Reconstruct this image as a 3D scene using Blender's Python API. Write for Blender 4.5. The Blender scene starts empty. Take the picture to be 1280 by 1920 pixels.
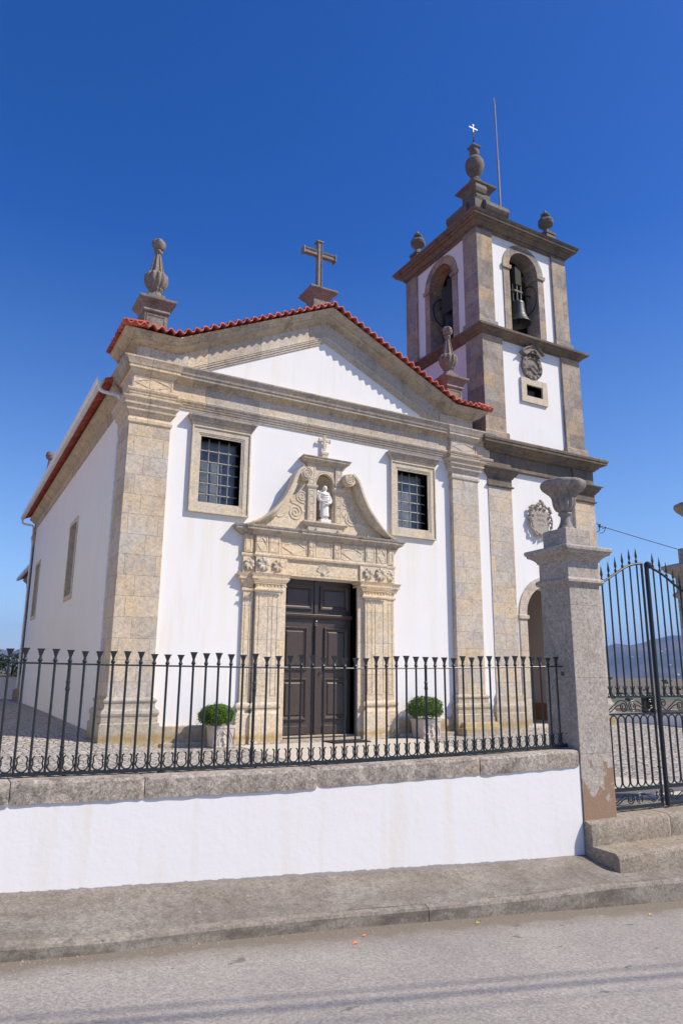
import bpy, math, random
from math import radians as RD, sin, cos, pi, sqrt, atan2
from mathutils import Vector, Matrix
random.seed(7)
sc = bpy.context.scene
col = sc.collection
# ------------------------------------------------------------------ camera, light, exposure
CAM = dict(loc=(-7.6074, -14.4826, 1.4520), yaw=0.5110, pitch=0.2267, roll=0.0077, f=1313.23)
cd = bpy.data.cameras.new("camera"); cam = bpy.data.objects.new("camera", cd); col.objects.link(cam)
cd.sensor_fit = 'VERTICAL'; cd.sensor_height = 36.0; cd.lens = 36.0 * CAM['f'] / 1920.0
cd.clip_start = 0.05; cd.clip_end = 20000
yw, pt, rl = CAM['yaw'], CAM['pitch'], CAM['roll']
fw = Vector((sin(yw)*cos(pt), cos(yw)*cos(pt), sin(pt))); rt = Vector((cos(yw), -sin(yw), 0)); up = rt.cross(fw)
r2 = rt*cos(rl) + up*sin(rl); u2 = up*cos(rl) - rt*sin(rl)
cam.matrix_world = Matrix(((r2.x, u2.x, -fw.x, CAM['loc'][0]), (r2.y, u2.y, -fw.y, CAM['loc'][1]), (r2.z, u2.z, -fw.z, CAM['loc'][2]), (0, 0, 0, 1)))
sc.camera = cam
SUN_TRAVEL = Vector((-1.15, 1.0, -1.58)).normalized()
SUN_EL = math.asin(-SUN_TRAVEL.z); SUN_AZ = atan2(-SUN_TRAVEL.x, -SUN_TRAVEL.y)
w = bpy.data.worlds.new("World"); sc.world = w; w.use_nodes = True
wn = w.node_tree; sky = wn.nodes.new('ShaderNodeTexSky'); sky.sky_type = 'NISHITA'; sky.sun_disc = False
sky.sun_elevation = SUN_EL; sky.sun_rotation = SUN_AZ; sky.altitude = 600; sky.air_density = 1.0; sky.dust_density = 1.0; sky.ozone_density = 6.0
hs = wn.nodes.new('ShaderNodeHueSaturation'); hs.inputs['Hue'].default_value = 0.511; hs.inputs['Saturation'].default_value = 1.40; hs.inputs['Value'].default_value = 1.0
tc = wn.nodes.new('ShaderNodeTexCoord'); sx = wn.nodes.new('ShaderNodeSeparateXYZ'); mr = wn.nodes.new('ShaderNodeMapRange'); wn.links.new(tc.outputs['Generated'], sx.inputs[0]); wn.links.new(sx.outputs[2], mr.inputs[0])
mr.inputs[1].default_value = 0.0; mr.inputs[2].default_value = 0.55; mr.inputs[3].default_value = 1.0; mr.inputs[4].default_value = 1.30; wn.links.new(mr.outputs[0], hs.inputs['Saturation'])
mh = wn.nodes.new('ShaderNodeMapRange'); wn.links.new(sx.outputs[2], mh.inputs[0]); mh.inputs[1].default_value = 0.05; mh.inputs[2].default_value = 0.55; mh.inputs[3].default_value = 0.500; mh.inputs[4].default_value = 0.515; wn.links.new(mh.outputs[0], hs.inputs['Hue'])
mv = wn.nodes.new('ShaderNodeMapRange'); wn.links.new(sx.outputs[2], mv.inputs[0]); mv.inputs[1].default_value = 0.0; mv.inputs[2].default_value = 0.65; mv.inputs[3].default_value = 1.14; mv.inputs[4].default_value = 0.93; wn.links.new(mv.outputs[0], hs.inputs['Value'])
wn.links.new(sky.outputs[0], hs.inputs['Color']); wn.links.new(hs.outputs[0], wn.nodes['Background'].inputs[0]); wn.nodes['Background'].inputs[1].default_value = 0.130
sl = bpy.data.lights.new("sun", 'SUN'); sl.energy = 4.35; sl.angle = RD(0.53); sl.color = (1.0, 0.905, 0.78)
so = bpy.data.objects.new("sun", sl); col.objects.link(so); so.rotation_euler = SUN_TRAVEL.to_track_quat('-Z', 'Y').to_euler()
sc.view_settings.view_transform = 'Standard'; sc.view_settings.look = 'None'; sc.view_settings.gamma = 1.0
sc.view_settings.exposure = 0.36
# ------------------------------------------------------------------ materials
class NT:
    def __init__(s, name):
        s.m = bpy.data.materials.new(name); s.m.use_nodes = True; s.t = s.m.node_tree; s.n = s.t.nodes; s.l = s.t.links
        s.b = s.n['Principled BSDF']; s.geo = s.n.new('ShaderNodeNewGeometry'); s.P = s.geo.outputs['Position']
    def link(s, a, b): s.l.new(a, b)
    def val(s, sock, v):
        if hasattr(v, 'is_linked') or isinstance(v, bpy.types.NodeSocket): s.l.new(v, sock)
        else: sock.default_value = v
    def noise(s, scale, detail=3, rough=0.6, vec=None, dist=0.0):
        n = s.n.new('ShaderNodeTexNoise'); n.inputs['Scale'].default_value = scale; n.inputs['Detail'].default_value = detail
        n.inputs['Roughness'].default_value = rough; n.inputs['Distortion'].default_value = dist
        s.link(vec or s.P, n.inputs['Vector']); return n.outputs['Fac']
    def mapv(s, sc_, vec=None, loc=(0, 0, 0)):
        n = s.n.new('ShaderNodeMapping'); n.inputs['Scale'].default_value = sc_; n.inputs['Location'].default_value = loc
        s.link(vec or s.P, n.inputs['Vector']); return n.outputs[0]
    def ramp(s, fac, stops, interp='LINEAR'):
        n = s.n.new('ShaderNodeValToRGB'); n.color_ramp.interpolation = interp; e = n.color_ramp.elements
        while len(e) > 1: e.remove(e[-1])
        for i, (p, c) in enumerate(stops):
            if not isinstance(c, (tuple, list)): c = (c, c, c)
            if i == 0: e[0].position = p; e[0].color = (*c[:3], 1)
            else: k = e.new(p); k.color = (*c[:3], 1)
        s.link(fac, n.inputs[0]); return n.outputs[0]
    def mix(s, fac, a, b, mode='MIX'):
        n = s.n.new('ShaderNodeMix'); n.data_type = 'RGBA'; n.blend_type = mode
        s.val(n.inputs[0], fac)
        for k, v in ((6, a), (7, b)):
            if isinstance(v, (tuple, list)): v = (*v[:3], 1)
            s.val(n.inputs[k], v)
        return n.outputs[2]
    def math(s, op, a, b=0.0, c=None):
        n = s.n.new('ShaderNodeMath'); n.operation = op; s.val(n.inputs[0], a); s.val(n.inputs[1], b)
        if c is not None: s.val(n.inputs[2], c)
        return n.outputs[0]
    def sep(s, v):
        n = s.n.new('ShaderNodeSeparateXYZ'); s.link(v, n.inputs[0]); return n.outputs
    def comb(s, x, y, z):
        n = s.n.new('ShaderNodeCombineXYZ')
        for i, v in enumerate((x, y, z)): s.val(n.inputs[i], v)
        return n.outputs[0]
    def bump(s, h, strength=0.3, dist=0.01, prev=None):
        n = s.n.new('ShaderNodeBump'); n.inputs['Strength'].default_value = strength; n.inputs['Distance'].default_value = dist
        s.link(h, n.inputs['Height'])
        if prev: s.link(prev, n.inputs['Normal'])
        return n.outputs[0]
    def out(s, color, rough=0.8, normal=None, **kw):
        s.val(s.b.inputs['Base Color'], (*color, 1) if isinstance(color, tuple) else color)
        s.val(s.b.inputs['Roughness'], rough)
        if normal: s.link(normal, s.b.inputs['Normal'])
        for k, v in kw.items(): s.val(s.b.inputs[k.replace('_', ' ')], v)
        return s.m

def stone(name, ca, cb, cc, block=(0.62, 0.42), joint=0.008, jcol=0.5, speck=(17, 0.60, 1.28), dark=0.5, bump=0.35, blockvar=0.28, moss=None, stain=None, off=(0, 0)):
    """granite: two tones in broad patches, a third in blotches, salt-and-pepper grain, block joints"""
    t = NT(name)
    x, y, z = t.sep(t.P); nx, ny, nz = t.sep(t.geo.outputs['True Normal'])
    ax = t.math('GREATER_THAN', t.math('ABSOLUTE', nx), 0.71)
    u = t.math('ADD', t.math('MULTIPLY', x, t.math('SUBTRACT', 1.0, ax)), t.math('MULTIPLY', y, ax))
    big = t.noise(1.3, 4, 0.6, dist=0.4); mid = t.noise(4.5, 4, 0.65); fine = t.noise(speck[0], 3, 0.8); fine2 = t.noise(speck[0]*2.7, 2, 0.7)
    c = t.mix(t.ramp(big, [(0.40, 0.0), (0.60, 1.0)]), ca, cb)
    c = t.mix(t.ramp(mid, [(0.50, 0.0), (0.72, 0.75)]), c, cc)
    if block:
        br = t.n.new('ShaderNodeTexBrick'); br.offset = 0.37; br.offset_frequency = 2; br.squash = 1.35; br.squash_frequency = 3
        t.link(t.comb(t.math('ADD', u, off[0]), t.math('ADD', z, off[1]), 0.0), br.inputs['Vector'])
        br.inputs['Color1'].default_value = (0, 0, 0, 1); br.inputs['Color2'].default_value = (1, 1, 1, 1); br.inputs['Mortar'].default_value = (0.5, 0.5, 0.5, 1)
        br.inputs['Scale'].default_value = 1.0; br.inputs['Mortar Size'].default_value = joint; br.inputs['Mortar Smooth'].default_value = 0.35
        br.inputs['Brick Width'].default_value = block[0]; br.inputs['Row Height'].default_value = block[1]; br.inputs['Bias'].default_value = 0.0
        tint = t.ramp(br.outputs['Color'], [(0.0, (1-blockvar*0.7, 1-blockvar*0.72, 1-blockvar*0.70)), (0.45, (1.0, 1.0, 1.0)), (1.0, (1+blockvar*0.55, 1+blockvar*0.18, 1-blockvar*0.45))])
        c = t.mix(1.0, c, tint, 'MULTIPLY')
    dk = t.noise(2.4, 5, 0.7, t.mapv((1, 1, 0.55), loc=(3, 1, 7)))
    c = t.mix(t.ramp(dk, [(0.52, 0.0), (0.75, dark)]), c, t.mix(1.0, c, (0.42, 0.40, 0.39), 'MULTIPLY'))
    g = t.ramp(t.math('MULTIPLY_ADD', fine2, 0.4, t.math('MULTIPLY', fine, 0.6)), [(0.34, speck[1]), (0.5, 1.0), (0.66, speck[2])])
    c = t.mix(1.0, c, g, 'MULTIPLY')
    if moss:   # lichen / algae at a height band
        mz = t.math('SUBTRACT', 1.0, t.math('MULTIPLY', t.math('ABSOLUTE', t.math('SUBTRACT', z, moss[0])), 1.0/moss[1]))
        mf = t.ramp(t.math('MULTIPLY', mz, t.noise(7, 4, 0.7)), [(0.28, 0.0), (0.5, 0.8)])
        c = t.mix(mf, c, moss[2])
    if stain:
        c = stain(t, c, x, y, z)
    h = t.math('MULTIPLY_ADD', fine, 0.5, t.math('MULTIPLY', mid, 0.6))
    nrm = t.bump(h, bump, 0.012)
    if block:
        c = t.mix(t.math('MULTIPLY', br.outputs['Fac'], jcol), c, (0.13, 0.10, 0.075))
        nrm = t.bump(t.math('SUBTRACT', 1.0, br.outputs['Fac']), 0.5, 0.006, nrm)
    return t.out(c, 0.86, nrm)

def plaster(name, base, stainy=0.25, zlo=None, zhi=None):
    t = NT(name); x, y, z = t.sep(t.P)
    n1 = t.noise(1.1, 4, 0.6); n2 = t.noise(30, 3, 0.6)
    c = t.mix(t.ramp(n1, [(0.35, 0.0), (0.7, 1.0)]), base, tuple(v*0.965 for v in base))
    dr = t.noise(1.0, 4, 0.65, t.mapv((2.6, 2.6, 0.28)))
    dr2 = t.noise(1.0, 3, 0.6, t.mapv((9.0, 9.0, 0.5)))
    f = t.ramp(t.math('MULTIPLY', dr, t.math('ADD', dr2, 0.45)), [(0.50, 0.0), (0.66, stainy)])
    c = t.mix(f, c, (0.74, 0.68, 0.52))
    if name == 'white_plaster':      # run-off below the two front windows and beside the doorway
        ax_ = t.math('ABSOLUTE', x); wv = t.math('SUBTRACT', 1.0, t.math('MULTIPLY', t.math('ABSOLUTE', t.math('SUBTRACT', ax_, 2.61)), 1.15))
        ht_ = t.ramp(t.math('MULTIPLY', z, 0.1), [(0.10, 0.0), (0.34, 0.45), (0.475, 1.0), (0.485, 0.0)])
        fr_ = t.math('MULTIPLY', t.math('MULTIPLY', t.math('LESS_THAN', y, 0.3), ht_), t.math('MULTIPLY', t.ramp(wv, [(0.0, 0.0), (0.3, 1.0)]), t.ramp(t.noise(1.0, 4, 0.7, t.mapv((3.2, 3.2, 0.22), loc=(5, 0, 0))), [(0.40, 0.0), (0.68, 0.6)])))
        c = t.mix(fr_, c, (0.78, 0.70, 0.52))
    if zlo == 'street':
        zlo = t.math('MULTIPLY_ADD', x, -0.0454, -0.266)
    if zlo is not None:   # splash-back dirt along the foot
        d = t.math('ADD', t.math('SUBTRACT', z, zlo) if not hasattr(zlo, 'is_linked') else t.math('SUBTRACT', z, zlo), t.math('MULTIPLY', t.noise(16, 4, 0.7), -0.035))
        c = t.mix(t.ramp(d, [(-0.012, 0.75), (0.004, 0.0)]), c, (0.20, 0.18, 0.15))
    nrm = t.bump(t.noise(14, 4, 0.6), 0.16, 0.012, t.bump(n2, 0.12, 0.004))
    return t.out(c, 0.9, nrm)

def simple(name, c, rough=0.6, metal=0.0, var=0.15, scale=12, bump=0.1, dirt=None):
    t = NT(name); n = t.noise(scale, 4, 0.65)
    cc = t.mix(t.ramp(n, [(0.3, 0.0), (0.7, 1.0)]), tuple(v*(1-var) for v in c), tuple(min(1, v*(1+var)) for v in c))
    if dirt: cc = t.mix(t.ramp(t.noise(scale*0.6, 5, 0.75), [(0.52, 0.0), (0.68, dirt[1])]), cc, dirt[0])
    return t.out(cc, rough, t.bump(n, bump, 0.004), Metallic=metal)

GR = stone('warm_granite', (0.56, 0.46, 0.33), (0.53, 0.48, 0.41), (0.40, 0.365, 0.33), dark=0.45, jcol=0.38, blockvar=0.22, moss=(0.22, 0.35, (0.33, 0.23, 0.08)))
GM = stone('moulding_granite', (0.50, 0.42, 0.31), (0.45, 0.395, 0.325), (0.27, 0.235, 0.20), block=(1.05, 50.0), joint=0.007, jcol=0.6, dark=0.85, blockvar=0.2)
GE = stone('frieze_granite', (0.60, 0.50, 0.37), (0.58, 0.52, 0.44), (0.42, 0.37, 0.31), block=(0.95, 50.0), joint=0.007, jcol=0.6, dark=0.45, blockvar=0.28)
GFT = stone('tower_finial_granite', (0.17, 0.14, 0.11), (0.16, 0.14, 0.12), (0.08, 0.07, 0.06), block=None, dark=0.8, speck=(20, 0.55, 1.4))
GAR = stone('arms_granite', (0.42, 0.36, 0.28), (0.39, 0.345, 0.29), (0.27, 0.235, 0.20), block=None, dark=0.7, speck=(20, 0.6, 1.3))
GB = stone('base_granite', (0.47, 0.39, 0.27), (0.42, 0.37, 0.30), (0.33, 0.29, 0.25), block=None, dark=0.5, moss=(0.20, 0.30, (0.34, 0.23, 0.07)))
GP = stone('portal_granite', (0.70, 0.56, 0.37), (0.66, 0.57, 0.43), (0.54, 0.46, 0.36), block=(3.0, 0.72), joint=0.006, dark=0.28, blockvar=0.10, moss=(0.12, 0.26, (0.42, 0.27, 0.07)))
GC = stone('carved_granite', (0.64, 0.53, 0.37), (0.58, 0.51, 0.40), (0.42, 0.37, 0.31), block=None, dark=0.38, speck=(20, 0.7, 1.22))
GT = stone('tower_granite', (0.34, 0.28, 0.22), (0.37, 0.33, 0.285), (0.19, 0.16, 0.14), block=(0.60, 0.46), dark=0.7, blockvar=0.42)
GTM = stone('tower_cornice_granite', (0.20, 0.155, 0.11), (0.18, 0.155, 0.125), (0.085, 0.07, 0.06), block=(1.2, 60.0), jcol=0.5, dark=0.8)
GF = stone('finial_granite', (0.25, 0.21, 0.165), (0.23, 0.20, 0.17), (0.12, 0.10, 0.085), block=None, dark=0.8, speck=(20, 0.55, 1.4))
def _stain(t, c, x, y, z):
    n = t.noise(5.0, 5, 0.7, t.mapv((1, 1, 0.8)))
    f = t.ramp(t.math('SUBTRACT', t.math('MULTIPLY_ADD', t.math('SUBTRACT', n, 0.5), 1.3, 0.52), z), [(0.0, 0.0), (0.04, 0.9)])
    return t.mix(f, c, t.mix(t.noise(40, 3, 0.7), (0.25, 0.14, 0.075), (0.31, 0.21, 0.13)))
GG = stone('gate_pillar_granite', (0.42, 0.375, 0.32), (0.40, 0.35, 0.29), (0.29, 0.245, 0.205), block=(3.0, 0.70), joint=0.004, jcol=0.35, speck=(30, 0.5, 1.45), dark=0.7, bump=0.5, blockvar=0.06, stain=_stain, off=(0.3, -0.03))
GU = stone('urn_granite', (0.25, 0.21, 0.17), (0.29, 0.26, 0.23), (0.12, 0.10, 0.085), block=None, speck=(32, 0.5, 1.45), dark=0.85, bump=0.5)
GK = stone('coping_granite', (0.34, 0.285, 0.225), (0.42, 0.375, 0.31), (0.085, 0.07, 0.06), block=None, speck=(30, 0.35, 1.7), dark=1.0, bump=0.7)
GS = stone('step_granite', (0.30, 0.25, 0.185), (0.33, 0.285, 0.22), (0.21, 0.175, 0.135), block=None, speck=(34, 0.42, 1.5), dark=0.4, bump=0.7)
PW = plaster('white_plaster', (0.82, 0.81, 0.785), 0.34)
PB = plaster('boundary_plaster', (0.83, 0.815, 0.785), 0.42, 'street')
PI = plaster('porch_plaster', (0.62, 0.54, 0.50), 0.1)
DADO = simple('ochre_dado', (0.36, 0.17, 0.08), 0.8)
def tilemat():
    t = NT('clay_tile'); n = t.noise(3.0, 4, 0.6); f = t.noise(40, 3, 0.7)
    c = t.mix(t.ramp(n, [(0.35, 0.0), (0.65, 1.0)]), (0.60, 0.125, 0.07), (0.50, 0.09, 0.05))
    vc = t.n.new('ShaderNodeTexVoronoi'); vc.inputs['Scale'].default_value = 5.2; t.link(t.P, vc.inputs['Vector'])
    c = t.mix(1.0, c, t.ramp(t.sep(vc.outputs['Color'])[0], [(0.0, (0.72, 0.70, 0.70)), (0.5, (1.0, 1.0, 1.0)), (1.0, (1.12, 1.35, 1.4))]), 'MULTIPLY')
    c = t.mix(t.ramp(f, [(0.55, 0.0), (0.8, 0.35)]), c, (0.62, 0.20, 0.13)); c = t.mix(t.ramp(t.noise(11, 4, 0.75), [(0.56, 0.0), (0.70, 0.45)]), c, (0.20, 0.11, 0.085))
    return t.out(c, 0.62, t.bump(f, 0.3, 0.006))
TILE = tilemat()
IRON = simple('dark_green_iron', (0.014, 0.021, 0.023), 0.42, 0.0, 0.3, 40, 0.25)
IRONR = simple('window_iron', (0.34, 0.33, 0.26), 0.55, 0.2, 0.25, 40, 0.2)
BLACKI = simple('black_iron', (0.012, 0.012, 0.012), 0.6)
BRONZE = simple('bell_bronze', (0.05, 0.055, 0.055), 0.48, 0.4, 0.3, 14, 0.15)
WOODD = simple('dark_door_wood', (0.072, 0.052, 0.042), 0.34, 0.0, 0.25, 22, 0.25, dirt=((0.075, 0.06, 0.05), 0.35))
YOKE = simple('yoke_wood', (0.030, 0.030, 0.02), 0.85)
WHITEM = simple('white_metal', (0.78, 0.78, 0.76), 0.45)
MARBLE = simple('white_marble', (0.80, 0.77, 0.73), 0.5, 0, 0.04)
ZINC = simple('grey_metal', (0.30, 0.27, 0.26), 0.5, 0.4)
ZINCL = simple('pale_metal', (0.55, 0.55, 0.56), 0.5)
RUBBER = simple('dark_rubber', (0.02, 0.018, 0.018), 0.9)
BARK = simple('bark', (0.10, 0.07, 0.045), 0.9)
def glassmat():
    t = NT('dusty_window_glass'); n = t.noise(2.2, 4, 0.6)
    c = t.mix(t.ramp(n, [(0.35, 0.0), (0.7, 1.0)]), (0.11, 0.13, 0.16), (0.22, 0.245, 0.28))
    return t.out(c, t.ramp(n, [(0.3, 0.12), (0.7, 0.3)]), t.bump(t.noise(3, 2), 0.05, 0.01))
GLASS = glassmat()
def leafmat(name, a, b, cc):
    t = NT(name); n = t.noise(9, 3, 0.6); n2 = t.noise(55, 2, 0.5)
    c = t.mix(t.ramp(n, [(0.35, 0.0), (0.65, 1.0)]), a, b); c = t.mix(t.ramp(n2, [(0.5, 0.0), (0.7, 0.8)]), c, cc)
    m = t.out(c, 0.75); t.b.inputs['Specular IOR Level'].default_value = 0.2; t.b.inputs['Transmission Weight'].default_value = 0.0
    return m
BOX = leafmat('boxwood_leaf', (0.05, 0.11, 0.012), (0.09, 0.17, 0.02), (0.15, 0.23, 0.04))
TREE1 = leafmat('garden_leaf', (0.12, 0.18, 0.03), (0.22, 0.28, 0.05), (0.20, 0.12, 0.08))
TREE2 = leafmat('distant_leaf', (0.05, 0.08, 0.03), (0.08, 0.11, 0.04), (0.12, 0.13, 0.06))
def asphalt():
    t = NT('worn_asphalt'); x, y, z = t.sep(t.P)
    n = t.noise(52, 4, 0.9); n2 = t.noise(1.1, 5, 0.65); n3 = t.noise(30, 4, 0.8)
    c = t.mix(t.ramp(n, [(0.36, 0.0), (0.5, 0.5), (0.64, 1.0)]), (0.22, 0.205, 0.18), (0.45, 0.42, 0.37))
    c = t.mix(1.0, c, t.ramp(n2, [(0.3, (0.80, 0.79, 0.80)), (0.7, (1.08, 1.06, 1.04))]), 'MULTIPLY')
    c = t.mix(1.0, c, t.ramp(n3, [(0.35, 0.86), (0.6, 1.06)]), 'MULTIPLY')
    sp = t.noise(1.0, 3, 0.5, t.mapv((4.5, 9, 1)))
    c = t.mix(t.ramp(sp, [(0.70, 0.0), (0.72, 0.6)]), c, (0.07, 0.065, 0.06))
    # dirt gathered along the kerb
    kd = t.math('SUBTRACT', t.math('SUBTRACT', -10.345, y), t.math('MULTIPLY', x, 0.0785)) 
    kd = t.math('ADD', kd, t.math('MULTIPLY', t.noise(3.5, 5, 0.7), -0.34))
    c = t.mix(t.ramp(kd, [(-0.16, 0.85), (0.05, 0.45), (0.22, 0.0)]), c, t.mix(n, (0.10, 0.08, 0.055), (0.27, 0.22, 0.16)))
    vo = t.n.new('ShaderNodeTexVoronoi'); vo.feature = 'DISTANCE_TO_EDGE'; vo.inputs['Scale'].default_value = 0.42
    t.link(t.mapv((1, 1.6, 0), None), vo.inputs['Vector'])
    return t.out(c, 0.88, t.bump(n, 0.35, 0.006))
ASPH = asphalt()
def concrete(name, a, b, dk, topdark=True):
    t = NT(name); n = t.noise(46, 4, 0.9); n1 = t.noise(1.8, 6, 0.7, dist=0.5); n2 = t.noise(14, 5, 0.75); x, y, z = t.sep(t.P)
    c = t.mix(t.ramp(n1, [(0.36, 0.0), (0.64, 1.0)]), a, b)
    c = t.mix(t.ramp(n2, [(0.46, 0.0), (0.7, 0.75)]), c, dk)
    c = t.mix(1.0, c, t.ramp(n, [(0.34, 0.62), (0.5, 1.0), (0.66, 1.4)]), 'MULTIPLY')
    c = t.mix(t.ramp(t.noise(26, 2, 0.5, t.mapv((1, 1, 1), loc=(9, 2, 1))), [(0.74, 0.0), (0.77, 0.7)]), c, (0.62, 0.60, 0.56))
    return t, c, n
t, c, n = concrete('pavement_concrete', (0.185, 0.158, 0.125), (0.275, 0.248, 0.208), (0.12, 0.10, 0.082))
PAVE = t.out(c, 0.92, t.bump(n, 0.6, 0.006))
t, c, n = concrete('kerb_concrete', (0.25, 0.215, 0.17), (0.30, 0.27, 0.22), (0.13, 0.108, 0.088))
x_, y_, z_ = t.sep(t.P); nz_ = t.sep(t.geo.outputs['True Normal'])[2]
st_ = t.noise(1.0, 5, 0.7, t.mapv((2.2, 2.2, 7)))
c = t.mix(t.math('MULTIPLY', t.ramp(st_, [(0.42, 0.0), (0.62, 0.85)]), t.math('SUBTRACT', 1.0, t.math('MULTIPLY', nz_, 0.8))), c, (0.10, 0.08, 0.065))
KERB = t.out(c, 0.9, t.bump(n, 0.6, 0.006))
def cobble(name, scale, ca, cb, jc):
    t = NT(name); wob = t.noise(2.5, 3, 0.6)
    v = t.n.new('ShaderNodeTexVoronoi'); v.feature = 'DISTANCE_TO_EDGE'; v.inputs['Scale'].default_value = scale; v.inputs['Randomness'].default_value = 0.72
    v2 = t.n.new('ShaderNodeTexVoronoi'); v2.feature = 'F1'; v2.inputs['Scale'].default_value = scale; v2.inputs['Randomness'].default_value = 0.72
    vec = t.mapv((1, 1, 0)); t.link(vec, v.inputs['Vector']); t.link(vec, v2.inputs['Vector'])
    r = t.sep(v2.outputs['Color'])[0]
    c = t.mix(r, ca, cb); n = t.noise(45, 3, 0.7)
    c = t.mix(1.0, c, t.ramp(n, [(0.35, 0.78), (0.65, 1.15)]), 'MULTIPLY')
    c = t.mix(1.0, c, t.ramp(wob, [(0.3, 0.85), (0.7, 1.05)]), 'MULTIPLY')
    j = t.ramp(v.outputs['Distance'], [(0.02, 1.0), (0.10, 0.0)])
    c = t.mix(j, c, jc)
    h = t.ramp(v.outputs['Distance'], [(0.0, 0.0), (0.12, 0.75), (0.35, 1.0)])
    return t.out(c, 0.85, t.bump(n, 0.25, 0.006, t.bump(h, 0.9, 0.03)))
COB = cobble('cobble_stone', 8.5, (0.42, 0.385, 0.325), (0.60, 0.56, 0.49), (0.17, 0.14, 0.11))
t, c, n = concrete('pale_slab_stone', (0.54, 0.485, 0.39), (0.57, 0.52, 0.43), (0.49, 0.44, 0.36))
PALE = t.out(c, 0.85, t.bump(n, 0.3, 0.004))
STRIPG = simple('strip_grey', (0.13, 0.12, 0.125), 0.8)
def terrainmat():
    t = NT('hill_land'); x, y, z = t.sep(t.P)
    n = t.noise(0.004, 5, 0.6); n2 = t.noise(0.016, 5, 0.7); n3 = t.noise(0.05, 4, 0.7)
    near = t.mix(t.ramp(n3, [(0.42, 0.0), (0.58, 1.0)]), (0.17, 0.115, 0.085), (0.14, 0.13, 0.065))
    near = t.mix(t.ramp(n2, [(0.54, 0.0), (0.64, 1.0)]), near, (0.08, 0.10, 0.05))
    far = t.mix(t.ramp(n, [(0.42, 0.0), (0.60, 1.0)]), (0.05, 0.06, 0.045), (0.15, 0.13, 0.11))
    far = t.mix(t.ramp(n2, [(0.48, 0.0), (0.60, 0.8)]), far, (0.085, 0.095, 0.06))
    d = t.math('SQRT', t.math('ADD', t.math('MULTIPLY', x, x), t.math('MULTIPLY', y, y)))
    return t.out(t.mix(t.ramp(t.math('DIVIDE', d, 2000.0), [(0.35, 0.0), (0.6, 1.0)]), near, far), 0.95)
LAND = terrainmat()
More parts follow.
